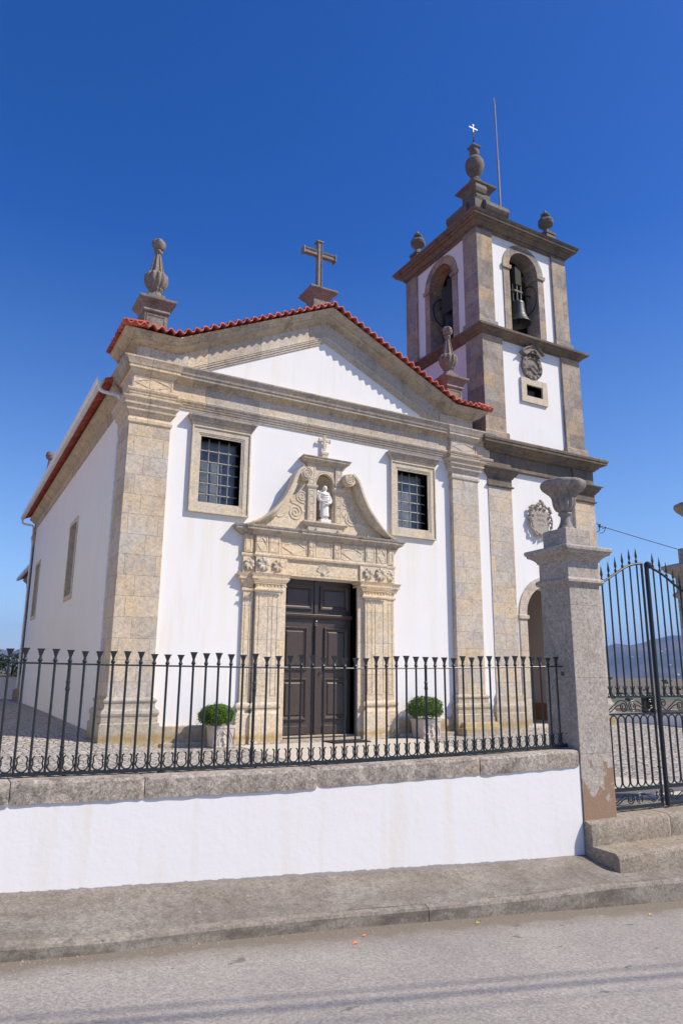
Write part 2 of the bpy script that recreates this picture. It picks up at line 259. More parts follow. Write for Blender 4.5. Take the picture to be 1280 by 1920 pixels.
# ------------------------------------------------------------------ mesh helpers
class MB:
    def __init__(s): s.v = []; s.f = []
    def add(s, vs, fs):
        k = len(s.v); s.v += [tuple(v) for v in vs]; s.f += [tuple(i+k for i in f) for f in fs]
    def box(s, x0, x1, y0, y1, z0, z1):
        s.add([(x0,y0,z0),(x1,y0,z0),(x1,y1,z0),(x0,y1,z0),(x0,y0,z1),(x1,y0,z1),(x1,y1,z1),(x0,y1,z1)],
              [(0,3,2,1),(4,5,6,7),(0,1,5,4),(1,2,6,5),(2,3,7,6),(3,0,4,7)])
    def rect(s, x0, x1, y0, y1, prof, cap=True):
        """loft of rectangles: prof = [(z, outset)]"""
        k = len(s.v)
        for z, o in prof: s.v += [(x0-o,y0-o,z),(x1+o,y0-o,z),(x1+o,y1+o,z),(x0-o,y1+o,z)]
        for i in range(len(prof)-1):
            a = k+4*i
            for j in range(4): s.f.append((a+j, a+(j+1)%4, a+4+(j+1)%4, a+4+j))
        if cap: s.f.append((k+3,k+2,k+1,k)); e = k+4*(len(prof)-1); s.f.append((e,e+1,e+2,e+3))
    def lathe(s, prof, c=(0,0,0), n=24, flute=0, fa=0.0, sq=False, cap=True, rot=0.0):
        """prof = [(r, z)]"""
        k = len(s.v); m = len(prof)
        for r, z in prof:
            for j in range(n):
                a = 2*pi*j/n + rot; rr = r*(1+fa*abs(cos(a*flute/2))) if flute else r
                s.v.append((c[0]+rr*cos(a), c[1]+rr*sin(a), c[2]+z))
        for i in range(m-1):
            for j in range(n):
                a = k+i*n+j; b = k+i*n+(j+1)%n; s.f.append((a, b, b+n, a+n))
        if cap: s.f.append(tuple(k+j for j in reversed(range(n)))); s.f.append(tuple(k+(m-1)*n+j for j in range(n)))
    def tube(s, pts, r, n=6, closed=False, rr=None):
        P = [Vector(p) for p in pts]; m = len(P); k = len(s.v); ref = None
        for i in range(m):
            if closed: d = P[(i+1) % m]-P[i-1]
            else: d = (P[min(i+1, m-1)]-P[max(i-1, 0)])
            d.normalize()
            if ref is None:
                ref = Vector((0,0,1)) if abs(d.z) < 0.9 else Vector((1,0,0))
            a = d.cross(ref); 
            if a.length < 1e-6: a = d.orthogonal()
            a.normalize(); b = a.cross(d).normalized(); ref = b
            q = rr[i] if rr else r
            for j in range(n):
                t = 2*pi*j/n; s.v.append(tuple(P[i]+a*(q*cos(t))+b*(q*sin(t))))
        for i in range(m if closed else m-1):
            for j in range(n):
                a = k+i*n+j; b = k+i*n+(j+1)%n; i2 = (i+1) % m; s.f.append((a, b, k+i2*n+(j+1)%n, k+i2*n+j))
        if not closed: s.f.append(tuple(k+j for j in reversed(range(n)))); s.f.append(tuple(k+(m-1)*n+j for j in range(n)))
    def prism(s, poly, fn, d0, d1):
        """polygon (a,b) extruded between depths d0,d1 through fn(a,b,d)"""
        k = len(s.v); n = len(poly)
        s.v += [tuple(fn(a, b, d0)) for a, b in poly]+[tuple(fn(a, b, d1)) for a, b in poly]
        s.f.append(tuple(k+i for i in range(n))); s.f.append(tuple(k+n+i for i in reversed(range(n))))
        for i in range(n): j = (i+1) % n; s.f.append((k+j, k+i, k+n+i, k+n+j))
    def sweep(s, path, prof, fn=None, closed=False, caps=True):
        """path in a plane (a,b); prof=[(depth, height across the path, to the left of travel)]; mitred; fn(a,b,d)"""
        fn = fn or (lambda a, b, d: (a, -d, b)); n = len(path); k = len(s.v); m = len(prof)
        for i in range(n):
            p = Vector(path[i])
            def nd(q, r): d = (Vector(r)-Vector(q)).normalized(); return Vector((-d.y, d.x))
            if closed: n1 = nd(path[i-1], path[i]); n2 = nd(path[i], path[(i+1) % n])
            else:
                n1 = nd(path[i-1], path[i]) if i else nd(path[0], path[1]); n2 = nd(path[i], path[i+1]) if i < n-1 else n1
            mt = (n1+n2); mt = mt/max(0.2, mt.dot(n1)) if mt.length > 1e-6 else n1
            for d, h in prof: q = p+mt*h; s.v.append(tuple(fn(q.x, q.y, d)))
        for i in range(n if closed else n-1):
            for j in range(m-1):
                a = k+i*m+j; b = k+((i+1) % n)*m+j; s.f.append((a, b, b+1, a+1))
        if caps and not closed:
            s.f.append(tuple(k+j for j in range(m))); s.f.append(tuple(k+(n-1)*m+j for j in reversed(range(m))))
    def xf(s, M):
        s.v = [tuple(M @ Vector(v)) for v in s.v]; return s
    def mesh(s, name, mat, smooth=False):
        me = bpy.data.meshes.new(name); me.from_pydata(s.v, [], s.f); me.materials.append(mat); me.validate(clean_customdata=False)
        import bmesh
        b = bmesh.new(); b.from_mesh(me); bmesh.ops.recalc_face_normals(b, faces=b.faces)
        if smooth:
            for f in b.faces: f.smooth = True
            for e in b.edges:
                if len(e.link_faces) == 2 and e.calc_face_angle(0) > 0.42: e.smooth = False
        b.to_mesh(me); b.free(); return me
def root(name, label, cat, loc=(0, 0, 0), group=None, rz=0.0):
    o = bpy.data.objects.new(name, None); col.objects.link(o); o.empty_display_size = 0.2
    o.location = loc; o.rotation_euler = (0, 0, rz); o['label'] = label; o['category'] = cat
    if group: o['group'] = group
    return o
def top_of(o):
    while o.parent: o = o.parent
    return o
def part(name, mb, mat, parent=None, smooth=False, bev=0.0, local=False, label=None):
    """mesh given in WORLD coordinates (local=True: in the parent's frame)"""
    o = bpy.data.objects.new(name, mb.mesh(name, mat, smooth)); col.objects.link(o)
    if parent is not None:
        o.parent = parent
        if not local and parent.parent is None:
            M = Matrix.Translation(parent.location) @ parent.rotation_euler.to_matrix().to_4x4(); o.matrix_local = M.inverted()
    if bev:
        b = o.modifiers.new('bevel', 'BEVEL'); b.width = bev; b.segments = 2; b.limit_method = 'ANGLE'; b.angle_limit = RD(40)
    if label: o['label'] = label
    return o
def tag(o, label, cat, group=None):
    o['label'] = label; o['category'] = cat
    if group: o['group'] = group
    return o
def struct(name, mb, mat, kind='structure', smooth=False):
    o = part(name, mb, mat, smooth=smooth); o['kind'] = kind; return o
def copy_tree(o, parent=None):
    c = o.copy(); col.objects.link(c); c.parent = parent
    for ch in o.children: copy_tree(ch, c)
    return c
def sstep(a, b, x):
    t = max(0.0, min(1.0, (x-a)/(b-a))); return t*t*(3-2*t)
def interp(x, xs, ys):
    if x <= xs[0]: return ys[0]
    for i in range(len(xs)-1):
        if x <= xs[i+1]: return ys[i]+(ys[i+1]-ys[i])*(x-xs[i])/(xs[i+1]-xs[i])
    return ys[-1]
def spiral(cx, cz, r0, r1, a0, turns, n=28, ry=1.0):
    return [(cx+(r0+(r1-r0)*i/n)*cos(a0+2*pi*turns*i/n), cz+ry*(r0+(r1-r0)*i/n)*sin(a0+2*pi*turns*i/n)) for i in range(n+1)]
def catmull(p, n=6):
    P = [Vector(q) for q in p]; P = [P[0]*2-P[1]]+P+[P[-1]*2-P[-2]]; out = []
    for i in range(1, len(P)-2):
        for j in range(n):
            t = j/n; a, b, c, d = P[i-1:i+3]
            out.append(0.5*((2*b)+(c-a)*t+(2*a-5*b+4*c-d)*t*t+(3*b-a-3*c+d)*t**3))
    out.append(P[-2]); return [tuple(v) for v in out]
F = lambda y0=0.0: (lambda a, b, d: (a, y0-d, b))       # facade plane, depth d towards the viewer
# ------------------------------------------------------------------ ground, street
XS = [-7.201, -6.53, -6.07, -5.223, -4.65, -3.478, -2.655, -2.206]
RAIL = [1.511, 1.502, 1.499, 1.494, 1.493, 1.509, 1.528, 1.538]
PAV = [0.087, 0.041, 0.020, -0.022, -0.056, -0.107, -0.118, -0.140]
def LY(x): return -9.01-0.0785*(x+7.2)
def zr(x): return interp(x, XS, RAIL) if x > -7.2 else 1.511+0.01*(-7.2-x)
def pv(x):
    if x < -7.2: return 0.087-0.06*(x+7.2)
    if x > -2.2: return -0.14-0.045*(x+2.2)
    return interp(x, XS, PAV)
def clampx(x): return max(-25.0, min(14.0, x))
def pvz(x, t): return pv(clampx(x))-0.095*t          # t 0 at wall .. 1 at kerb
def KY(x): return LY(x)-0.77-0.085*sstep(-4.9, -7.1, x)
def rdz(x): x = clampx(x); return -0.10-0.06*(x+7.0)
def yz(x, y):
    z = 0.0
    lf = sstep(-3.5, -4.9, x); z += lf*(0.15+0.09*sstep(-0.5, 2.0, y)+0.055*sstep(2.0, 12.0, y))
    z += 0.08*sstep(4.2, 5.5, x)*sstep(-2, 0, y)
    z += 0.14*sstep(-6.5, -9.2, y)*(0.35+0.65*sstep(-4.0, -2.4, x))
    return z
def grid(mb, xs, ys, fz):
    k = len(mb.v); n = len(ys)
    for x in xs:
        for y in ys: mb.v.append((x, y if not callable(y) else y(x), fz(x, y if not callable(y) else y(x))))
    for i in range(len(xs)-1):
        for j in range(n-1): a = k+i*n+j; mb.f.append((a, a+n, a+n+1, a+1))
xsr = [-60, -40, -25] + [-20+0.5*i for i in range(69)] + [25, 45, 60]
m = MB(); grid(m, xsr, [lambda x: -40.0, lambda x: -22.0, lambda x: KY(x)-2.5, lambda x: KY(x)-0.0], lambda x, y: rdz(x)+0.03*sstep(KY(x), KY(x)-2.5, y))
struct('road', m, ASPH)
m = MB(); grid(m, xsr, [lambda x: KY(x)+0.05, lambda x: KY(x)+0.35, lambda x: LY(x)+0.05], lambda x, y: pvz(x, (LY(x)-0.15-y)/0.62)+0.0)
struct('pavement', m, PAVE)
# kerb: separate stones in a row, lowered at the gate
m = MB(); x = -16.0; ki = 0
def kzt(x): return pvz(x, 1.0)
while x < 16:
    L = 3.6 if abs(x+16) > 1e-6 else 0.84; x1 = x+L-0.005
    xs2 = [x+(x1-x)*i/24 for i in range(25)]; k = len(m.v)
    for xx in xs2:
        yy = KY(xx)+0.004*sin(xx*5); zt = kzt(xx); zb = rdz(xx)-0.08
        m.v += [(xx, yy-0.006, zb), (xx, yy, zt-0.022), (xx, yy+0.010, zt-0.006), (xx, yy+0.03, zt), (xx, yy+0.055, zt+0.008), (xx, yy+0.055, zb)]
    for i in range(24):
        for j in range(5): a = k+i*6+j; m.f.append((a, a+6, a+7, a+1))
    m.f.append(tuple(k+j for j in range(6))); m.f.append(tuple(k+144+j for j in reversed(range(6)))); x = x1+0.006
struct('kerb', m, KERB)
m = MB(); grid(m, [-60, -45, -30]+[-20+0.5*i for i in range(64)]+[13.5, 16], [(lambda x: LY(max(-40, min(12, x)))+0.0)]+[-8.5+0.5*i for i in range(59)]+[22, 26], yz)
struct('churchyard', m, COB)
m = MB(); pp = [(-2.1, -0.42), (-2.25, -4), (-2.25, -9.2), (0.9, -9.2), (1.15, -7), (1.4, -3.6), (2.25, -1.1), (2.05, -0.42)]
def lx(y): return interp(-y, [0.42, 4, 9.2], [-2.1, -2.25, -2.25])
def rx(y): return interp(-y, [0.42, 1.1, 3.6, 7, 9.2], [2.05, 2.25, 1.4, 1.15, 0.9])
ys = [-9.2+0.4*i for i in range(22)]+[-0.42]; k = 0
for y in ys:
    for i in range(9): xx = lx(y)+(rx(y)-lx(y))*i/8; m.v.append((xx, y, yz(xx, y)+0.006))
for i in range(len(ys)-1):
    for j in range(8): a = i*9+j; m.f.append((a, a+1, a+10, a+9))
struct('path', m, PALE)
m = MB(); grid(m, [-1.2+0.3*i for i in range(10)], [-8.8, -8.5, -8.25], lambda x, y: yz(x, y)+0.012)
struct('dark_strip', m, STRIPG)  # flat dark grey band across the yard inside the gate
# terrain out to the horizon
def hill(az, r):
    a = math.degrees(az)
    z = -0.6-3.6*sstep(22, 95, r)
    z += (5.2-1.5*sstep(49, 56, a)+0.8*sin(a*0.6))*sstep(110, 330, r)
    z += -75*sstep(380, 1500, r)
    ridge = interp(a, [-180, -60, -20, 0, 5, 10, 30, 46, 49.8, 51.5, 53, 55, 60, 70, 100, 180], [60, 60, 66, 70, 72, 68, 60, 88, 94, 108, 121, 133, 145, 130, 60, 60])
    ridge += 3.0*sin(a*2.3)+2.0*sin(a*5.1+1)+1.2*sin(a*13)+0.8*sin(a*29)
    z += (ridge*3500/2650.0+75)*sstep(1500, 3500, r)**1.2*(1+0.04*sin(a*1.7+r*0.003))
    z += 10*sin(a*0.9+r*0.004)*sstep(1400, 2200, r)*(1-sstep(2900, 3500, r))
    if r > 3500: z -= 120*sstep(3500, 6000, r)
    return z
m = MB(); rs = [0.1, 14, 22, 26, 32, 40, 55, 75, 95, 120, 150, 190, 240, 300, 360, 450, 600, 850, 1200, 1500, 1800, 2100, 2400, 2700, 2950, 3150, 3300, 3400, 3500, 3800, 4800, 7000]
azs = [-180+ (3 if True else 0)*i for i in range(0, 60)]+[0.5*i for i in range(0, 140)]+[70+3*i for i in range(37)]
for a in azs:
    for r in rs:
        ra = RD(a); px, py = r*sin(ra), r*cos(ra); zz = hill(ra, r) if r > 20 else -0.6
        if py < -14 and r < 500: zz = min(zz, -1.2)
        m.v.append((CAM['loc'][0]*0+px, py, zz))
na, nr = len(azs), len(rs)
for i in range(na):
    for j in range(nr-1): a = i*nr+j; b = ((i+1) % na)*nr+j; m.f.append((a, b, b+1, a+1))
struct('terrain', m, LAND, smooth=True)

# ------------------------------------------------------------------ church
CH = root('church', 'white church with warm granite pilasters, curved doorway gable and red tiled pediment', 'church', (0, 0, 0))
# walls: front wall with window and door openings (solid strips), side walls
WO = [(-3.088, -2.139), (2.139, 3.088)]; WZ = (5.085, 6.588); DX = (-0.94, 0.94); DZ = 3.60
m = MB(); T = 0.75
def strip(x0, x1, z0, z1): m.box(x0, x1, 0.0, T, z0, z1)
cols_ = [(-4.6, WO[0][0], [(-0.3, 7.9)]), (WO[0][0], WO[0][1], [(-0.3, WZ[0]), (WZ[1], 7.9)]), (WO[0][1], DX[0], [(-0.3, 7.9)]), (DX[0], -0.36, [(DZ, 7.9)]), (-0.36, 0.36, [(DZ, 4.9), (6.2, 7.9)]), (0.36, DX[1], [(DZ, 7.9)]),
         (DX[1], WO[1][0], [(-0.3, 7.9)]), (WO[1][0], WO[1][1], [(-0.3, WZ[0]), (WZ[1], 7.9)]), (WO[1][1], 5.25, [(-0.3, 7.9)])]
for x0, x1, zz in cols_:
    for z0, z1 in zz: strip(x0, x1, z0, z1)
fwall = part('front_wall', m, PW, CH)
m = MB(); m.box(-0.36, 0.36, 0.42, T, 4.9, 6.2); part('niche_back', m, GC, fwall)
# gable mass behind the pediment (tympanum plane at y=0)
m = MB(); m.prism([(-4.55, 7.9), (4.55, 7.9), (4.55, 8.3), (3.8, 8.3), (0, 10.15), (-3.8, 8.3), (-4.55, 8.3)], lambda a, b, d: (a, d, b), 0.0, 1.2)
part('tympanum', m, PW, CH)
# nave side wall with deep splayed window openings
m = MB(); SW = [(6.1, 7.5, 3.43, 5.77), (14.5, 15.9, 3.40, 5.66)]; ycut = [0.75, 6.1, 7.5, 14.5, 15.9, 17.9]
for i in range(5):
    y0, y1 = ycut[i], ycut[i+1]
    if i in (1, 3):
        z0, z1 = SW[i//2][2:]; m.box(-4.6, -3.9, y0, y1, -0.3, z0); m.box(-4.6, -3.9, y0, y1, z1, 7.6)
    else: m.box(-4.6, -3.9, y0, y1, -0.3, 7.6)
part('side_wall', m, PW, CH)
m = MB(); m.box(4.0, 4.7, 0.75, 17.9, -0.3, 7.6); m.box(-3.9, 4.0, 17.3, 17.9, -0.3, 7.6); m.prism([(-4.6, 7.6), (4.7, 7.6), (0, 9.7)], lambda a, b, d: (a, d, b), 17.3, 17.9); part('rear_wall', m, PW, CH)
# narrow side windows: stone surround, glass
for y0, y1, z0, z1 in SW:
    m = MB(); f = 0.13
    m.box(-4.63, -4.0, y0-f*0.0, y0+f, z0, z1); m.box(-4.63, -4.0, y1-f, y1, z0, z1); m.box(-4.63, -4.0, y0+f, y1-f, z1-f, z1); m.box(-4.63, -4.0, y0+f, y1-f, z0, z0+f)
    o = part('side_window', m, GC, CH, bev=0.006); m = MB(); m.box(-4.1, -4.08, y0+f, y1-f, z0+f, z1-f); part('pane', m, GLASS, o)
# plinth course and paving step along the front
m = MB(); 
for x0, x1 in ((-3.70, -2.12), (1.97, 3.70), (4.85, 5.05)): m.rect(x0, x1, -0.09, 0.05, [(-0.2, 0), (0.39, 0), (0.405, -0.015)])
part('plinth', m, GB, CH, bev=0.008)
m = MB()
for x0, x1 in ((-3.62, -2.14), (2.0, 3.62)): m.box(x0, x1, -0.24, 0.0, -0.2, 0.085)
part('footing_step', m, GB, CH, bev=0.01)
# pilasters
CAPP = [(6.56, 0.0), (6.585, 0.02), (6.60, 0.03), (6.66, 0.035), (6.70, 0.02), (6.705, 0.005), (6.76, 0.005), (6.765, 0.02), (6.80, 0.04), (6.84, 0.055), (6.85, 0.085), (6.885, 0.09), (6.89, 0.075), (6.92, 0.085), (6.96, 0.11), (6.965, 0.13), (7.0, 0.135), (7.005, 0.115), (7.05, 0.13), (7.09, 0.16), (7.10, 0.175), (7.125, 0.18), (7.135, 0.04)]
BASP = [(-0.25, 0.13), (0.475, 0.13), (0.488, 0.115), (0.495, 0.10), (0.60, 0.10), (0.605, 0.085), (0.62, 0.105), (0.665, 0.12), (0.715, 0.11), (0.74, 0.085), (0.75, 0.06), (0.80, 0.045), (0.86, 0.05), (0.875, 0.065), (0.91, 0.075), (0.935, 0.06), (0.945, 0.03), (0.985, 0.0)]
def pilaster(x0, x1, y0, y1, par, mat, basep=BASP, capp=CAPP, zs=(0.985, 6.56), bz=0.0, matc=None, step=False):
    m = MB(); m.box(x0, x1, y0, y1, zs[0], zs[1]); p = part('pilaster', m, mat, par, bev=0.006)
    m = MB(); m.rect(x0, x1, y0, y1, [(z if z > 0.02 else z, o) for z, o in basep]); part('pilaster_base', m, GB, p, smooth=True)
    if capp: m = MB(); m.rect(x0, x1, y0, y1, capp); part('capital', m, matc or GE, p, smooth=True)
    return p
pilaster(-4.70, -3.822, -0.15, 0.80, CH, GR)
pilaster(3.822, 4.70, -0.15, 0.5, CH, GR)
m = MB(); m.box(3.66, 4.86, -0.62, -0.26, -0.2, 0.17); m.rect(3.76, 4.86, -0.46, -0.2, [(0.17, 0.06), (0.20, 0.02), (0.24, 0.0), (0.30, -0.03)]); part('worn_base_stone', m, GB, CH, bev=0.02)
# entablature
m = MB()
m.rect(-4.60, 5.2, 0.0, 1.0, [(7.13, 0.0), (7.135, 0.03), (7.18, 0.032), (7.185, 0.055), (7.23, 0.057), (7.235, 0.08), (7.28, 0.082), (7.29, 0.11), (7.33, 0.125), (7.345, 0.12), (7.355, 0.05), (7.70, 0.05)])
for x0, x1 in ((-4.70, -3.80), (3.80, 4.72)):
    m.rect(x0, x1, -0.15, 0.9, [(7.13, -0.01), (7.135, 0.015), (7.18, 0.017), (7.185, 0.036), (7.23, 0.038), (7.235, 0.055), (7.28, 0.057), (7.29, 0.08), (7.33, 0.095), (7.345, 0.09), (7.355, -0.01), (7.68, -0.012), (7.70, 0.0), (7.74, 0.025), (7.77, 0.065), (7.79, 0.07), (7.80, 0.10), (7.86, 0.103), (7.87, 0.12), (7.93, 0.14), (8.0, 0.178), (8.032, 0.18), (8.046, -0.1)])
ent = part('entablature', m, GE, CH, smooth=True)
m = MB()
for a_, b_ in ((-4.67, -3.84), (3.84, 4.68)):
    for p_ in ((a_, b_, 7.385, 7.40), (a_, b_, 7.635, 7.65), (a_, a_+0.015, 7.40, 7.635), (b_-0.015, b_, 7.40, 7.635)): m.box(p_[0], p_[1], -0.15, -0.136, p_[2], p_[3])
    m.sweep([(a_+0.05, 7.517), ((a_+b_)/2, 7.63), (b_-0.05, 7.517), ((a_+b_)/2, 7.40)], [(-0.001, 0), (0.014, 0), (0.014, 0.016), (-0.001, 0.016)], F(-0.136), closed=True)
part('frieze_lozenge', m, GE, ent)
m = MB()
m.rect(-4.62, 5.0, -0.02, 1.0, [(7.67, 0.03), (7.70, 0.045), (7.74, 0.08), (7.765, 0.13), (7.77, 0.17), (7.785, 0.175), (7.795, 0.205), (7.855, 0.21), (7.865, 0.232), (7.92, 0.245), (7.97, 0.275), (8.0, 0.30), (8.03, 0.305), (8.045, 0.03)])
part('cornice', m, GM, ent, smooth=True)
# pediment: raking architrave, frieze, corona; ends level
SL = 0.4738
def zk(x): return 8.60+(3.82-abs(x))*SL if abs(x) < 3.82 else 8.60
RP = [(-4.55, 8.60), (-3.82, 8.60), (0.0, 8.60+3.82*SL), (3.82, 8.60), (4.55, 8.60)]
def rake(profile, path, mat, name, ends=True, par=CH):
    m = MB(); n = len(path)
    m.sweep(path, profile, F(0.0))
    if ends:      # outset the level ends so that the mould returns round the corner
        k = len(profile)
        for i, (d, h) in enumerate(profile):
            x, y, z = m.v[i]; m.v[i] = (path[0][0]-d, y, z)
            x, y, z = m.v[(n-1)*k+i]; m.v[(n-1)*k+i] = (path[-1][0]+d, y, z)
        kk = len(m.v)      # returns along the flank
        for s_, xe in ((-1, path[0][0]), (1, path[-1][0])):
            kk = len(m.v)
            for yy in (None, 1.22):
                for d, h in profile: m.v.append((xe+s_*d, -d if yy is None else yy, path[0][1]+h))
            for j in range(k-1): m.f.append((kk+j, kk+j+1, kk+k+j+1, kk+k+j))
            m.f.append(tuple(kk+k+j for j in range(k)))
    return part(name, m, mat, par, smooth=True)
ped = rake([(0.0, -0.27), (0.055, -0.25), (0.075, -0.235), (0.11, -0.21), (0.17, -0.185), (0.235, -0.175), (0.24, -0.165), (0.27, -0.16), (0.275, -0.125), (0.295, -0.12), (0.33, -0.10), (0.355, -0.065), (0.375, -0.055), (0.40, -0.03), (0.43, -0.02), (0.43, 0.0), (0.0, 0.01)], RP, GM, 'raking_cornice')
m = MB(); al = [(-3.7, 8.60-0.03), (0, 8.60+3.82*SL+0.02), (3.7, 8.60-0.03)]
m.prism([(-4.62, 7.95), (4.62, 7.95), (4.62, 8.28), (3.86, 8.28), (0, 10.12), (-3.86, 8.28), (-4.62, 8.28)]+[] , lambda a, b, d: (a, -d, b), -0.3, -0.02)
m.v = [] ; m.f = []
def band(d0, d1, hb, ht):       # sloping flat band between offsets below the top line
    m.sweep([(-4.1, 8.60-0.28*SL), (0.0, 8.60+3.82*SL), (4.1, 8.60-0.28*SL)], [(d0, hb), (d1, hb), (d1, ht), (d0, ht)], F(0.0))
band(0.0, 0.055, -0.60, -0.22)
part('pediment_frieze', m, GE, ped)
m = MB(); m.box(-4.62, -3.5, -0.10, 0.5, 7.98, 8.37)
part('corner_block', m, GR, ped); m = MB(); m.box(3.5, 4.62, -0.10, 0.5, 7.98, 8.37)
part('corner_block', m, GR, ped)
m = MB(); m.sweep([(-4.1, 8.60-0.28*SL), (0.0, 8.60+3.82*SL), (4.1, 8.60-0.28*SL)], [(0.0, -0.735), (0.035, -0.73), (0.037, -0.69), (0.06, -0.685), (0.062, -0.645), (0.082, -0.64), (0.085, -0.61), (0.10, -0.60), (0.10, -0.585), (0.05, -0.575)], F(0.0))
part('raking_architrave', m, GE, ped, smooth=True)
# roofs: verge of barrel tiles laid over the cornice, pediment roof, nave roof
def wavy(path3, n_across, r, depth_dir, L, th=0.026, lift=0.0, nose=None):
    """corrugated clay sheet: path3(s)->(point, up) for s in [0,1] counted in n_across tiles; runs L along depth_dir"""
    m = MB(); q = 8; tot = n_across*q; k = 0; D = Vector(depth_dir)
    rowsets = [0.0, L]
    for i in range(tot+1):
        p, u = path3(i/tot); ph = 2*pi*i/q; c = cos(ph); h = r*(abs(c)**0.75)*(1 if c > 0 else -1)
        for L_ in rowsets:
            for o in (0.0, th): m.v.append(tuple(Vector(p)+Vector(u)*(h+o+lift)+D*L_))
    for i in range(tot):
        a = 4*i; b = a+4
        m.f += [(a, b, b+2, a+2), (a+1, a+3, b+3, b+1), (a, a+1, b+1, b), (a+2, b+2, b+3, a+3)]
    m.f += [(0, 2, 3, 1), (4*tot, 4*tot+1, 4*tot+3, 4*tot+2)]
    return m
def rake_path(x0, x1):
    def fn(s):
        x = x0+(x1-x0)*s; z = zk(x)
        sl = -SL*(1 if x > 0 else -1) if abs(x) < 3.82 else 0.0
        # soften the knee
        if 3.5 < abs(x) < 4.1: tt = (abs(x)-3.5)/0.6; sl = -SL*(1-tt)*(1 if x > 0 else -1); z = max(zk(x), 8.60+0.0) + 0.02*(1-abs(2*tt-1))
        u = Vector((-sl, 0, 1)).normalized(); return (x, -0.53, z+0.066), u
    return fn
vt = MB()
for a, b, n in ((-5.0, 0.0, 26), (0.0, 5.0, 26)):
    q = wavy(rake_path(a, b), n, 0.042, (0, 0.9, 0.10), 0.95); vt.add(q.v, q.f)
roof = part('verge_tiles', vt, TILE, CH, smooth=True)
m = wavy(lambda s: ((-5.06, -0.52+1.76*s, 8.64), Vector((0, 0, 1))), 9, 0.042, (0.9, 0, 0.10), 0.6)
q = wavy(lambda s: ((5.06, -0.52+1.76*s, 8.64), Vector((0, 0, 1))), 9, 0.042, (-0.9, 0, 0.10), 0.6); m.add(q.v, q.f)
part('flank_tiles', m, TILE, CH, smooth=True)
m = MB(); m.sweep([(-5.0, 8.66), (-3.82, 8.72), (0, 10.50), (3.82, 8.72), (5.0, 8.66)], [(-1.3, 0.0), (0.1, 0.0), (0.1, 0.03), (-1.3, 0.03)], F(0.0)); part('pediment_roof', m, TILE, CH)
m = MB()
for s_ in (-1, 1):
    q = wavy(lambda s: ((s_*5.08, 1.0+16.95*s, 7.86), Vector((0, 0, 1))), 80, 0.034, (-s_*0.93, 0, 0.40), 5.2); m.add(q.v, q.f)
part('nave_roof', m, TILE, CH, smooth=True)
# flank cornice under the eave, gutter, downpipes
m = MB()
m.sweep([(0.95, 7.36), (17.7, 7.36)], [(0.0, 0.0), (0.04, 0.0), (0.045, 0.24), (0.08, 0.25), (0.09, 0.27), (0.14, 0.29), (0.2, 0.36), (0.27, 0.39), (0.28, 0.46), (0.0, 0.47)], lambda a, b, d: (-4.6-d, a, b)); part('flank_cornice', m, GM, CH, smooth=True)
m = MB(); gp = [(0.0, 0.0), (0.0, -0.11), (0.03, -0.14), (0.12, -0.14), (0.15, -0.11), (0.15, 0.0), (0.145, 0.0), (0.145, -0.105), (0.12, -0.13), (0.03, -0.13), (0.005, -0.105), (0.005, 0.0)]
m.sweep([(0.95, 7.93), (17.9, 7.93)], gp, lambda a, b, d: (-5.08-d, a, b)); part('gutter', m, WHITEM, CH)
m = MB(); m.tube(catmull([(-5.15, 1.05, 7.80), (-5.15, 1.05, 7.66), (-5.05, 1.03, 7.60), (-4.80, 0.98, 7.56), (-4.72, 0.95, 7.50), (-4.70, 0.95, 7.30)])+[(-4.68, 0.95, 6.5), (-4.67, 0.95, 0.2)], 0.042, 10)
for z in (1.5, 3.5, 5.5, 6.9): m.tube([(-4.67, 0.95, z), (-4.67, 0.95, z+0.03)], 0.052, 10)
part('downpipe', m, WHITEM, CH, smooth=True)
m = MB(); m.tube(catmull([(-5.15, 17.8, 7.80), (-5.15, 17.8, 7.66), (-5.05, 17.8, 7.60), (-4.80, 17.75, 7.56), (-4.72, 17.7, 7.50), (-4.70, 17.7, 7.30)])+[(-4.68, 17.7, 6.5), (-4.67, 17.7, 0.2)], 0.042, 10); part('downpipe', m, WHITEM, CH, smooth=True)
# back of the nave: corner pilaster and lower chancel with its own roof, gutter and pipe
m = MB(); m.rect(-4.60, -4.0, 17.5, 18.1, [(-0.3, 0.16), (0.7, 0.16), (0.75, 0.09), (1.3, 0.0), (6.6, 0.0), (6.7, 0.06), (7.1, 0.12), (7.4, 0.05)]); part('rear_pilaster', m, GT, CH)
m = MB(); m.box(-3.85, 3.85, 18.3, 27, -0.3, 6.3); ch2 = part('chancel', m, PW, CH)
m = MB()
for s_ in (-1, 1):
    q = wavy(lambda s: ((s_*4.30, 18.3+8.7*s, 6.26), Vector((0, 0, 1))), 40, 0.034, (-s_*0.93, 0, 0.40), 5.0); m.add(q.v, q.f)
part('chancel_roof', m, TILE, ch2)
m = MB(); m.sweep([(18.3, 6.34), (27, 6.34)], gp, lambda a, b, d: (-4.28-d, a, b)); part('gutter', m, WHITEM, ch2)
m = MB(); m.sweep([(18.3, 5.86), (27, 5.86)], [(0, 0), (0.05, 0), (0.06, 0.2), (0.25, 0.35), (0.25, 0.42), (0, 0.42)], lambda a, b, d: (-3.85-d, a, b)); part('chancel_cornice', m, GM, ch2)
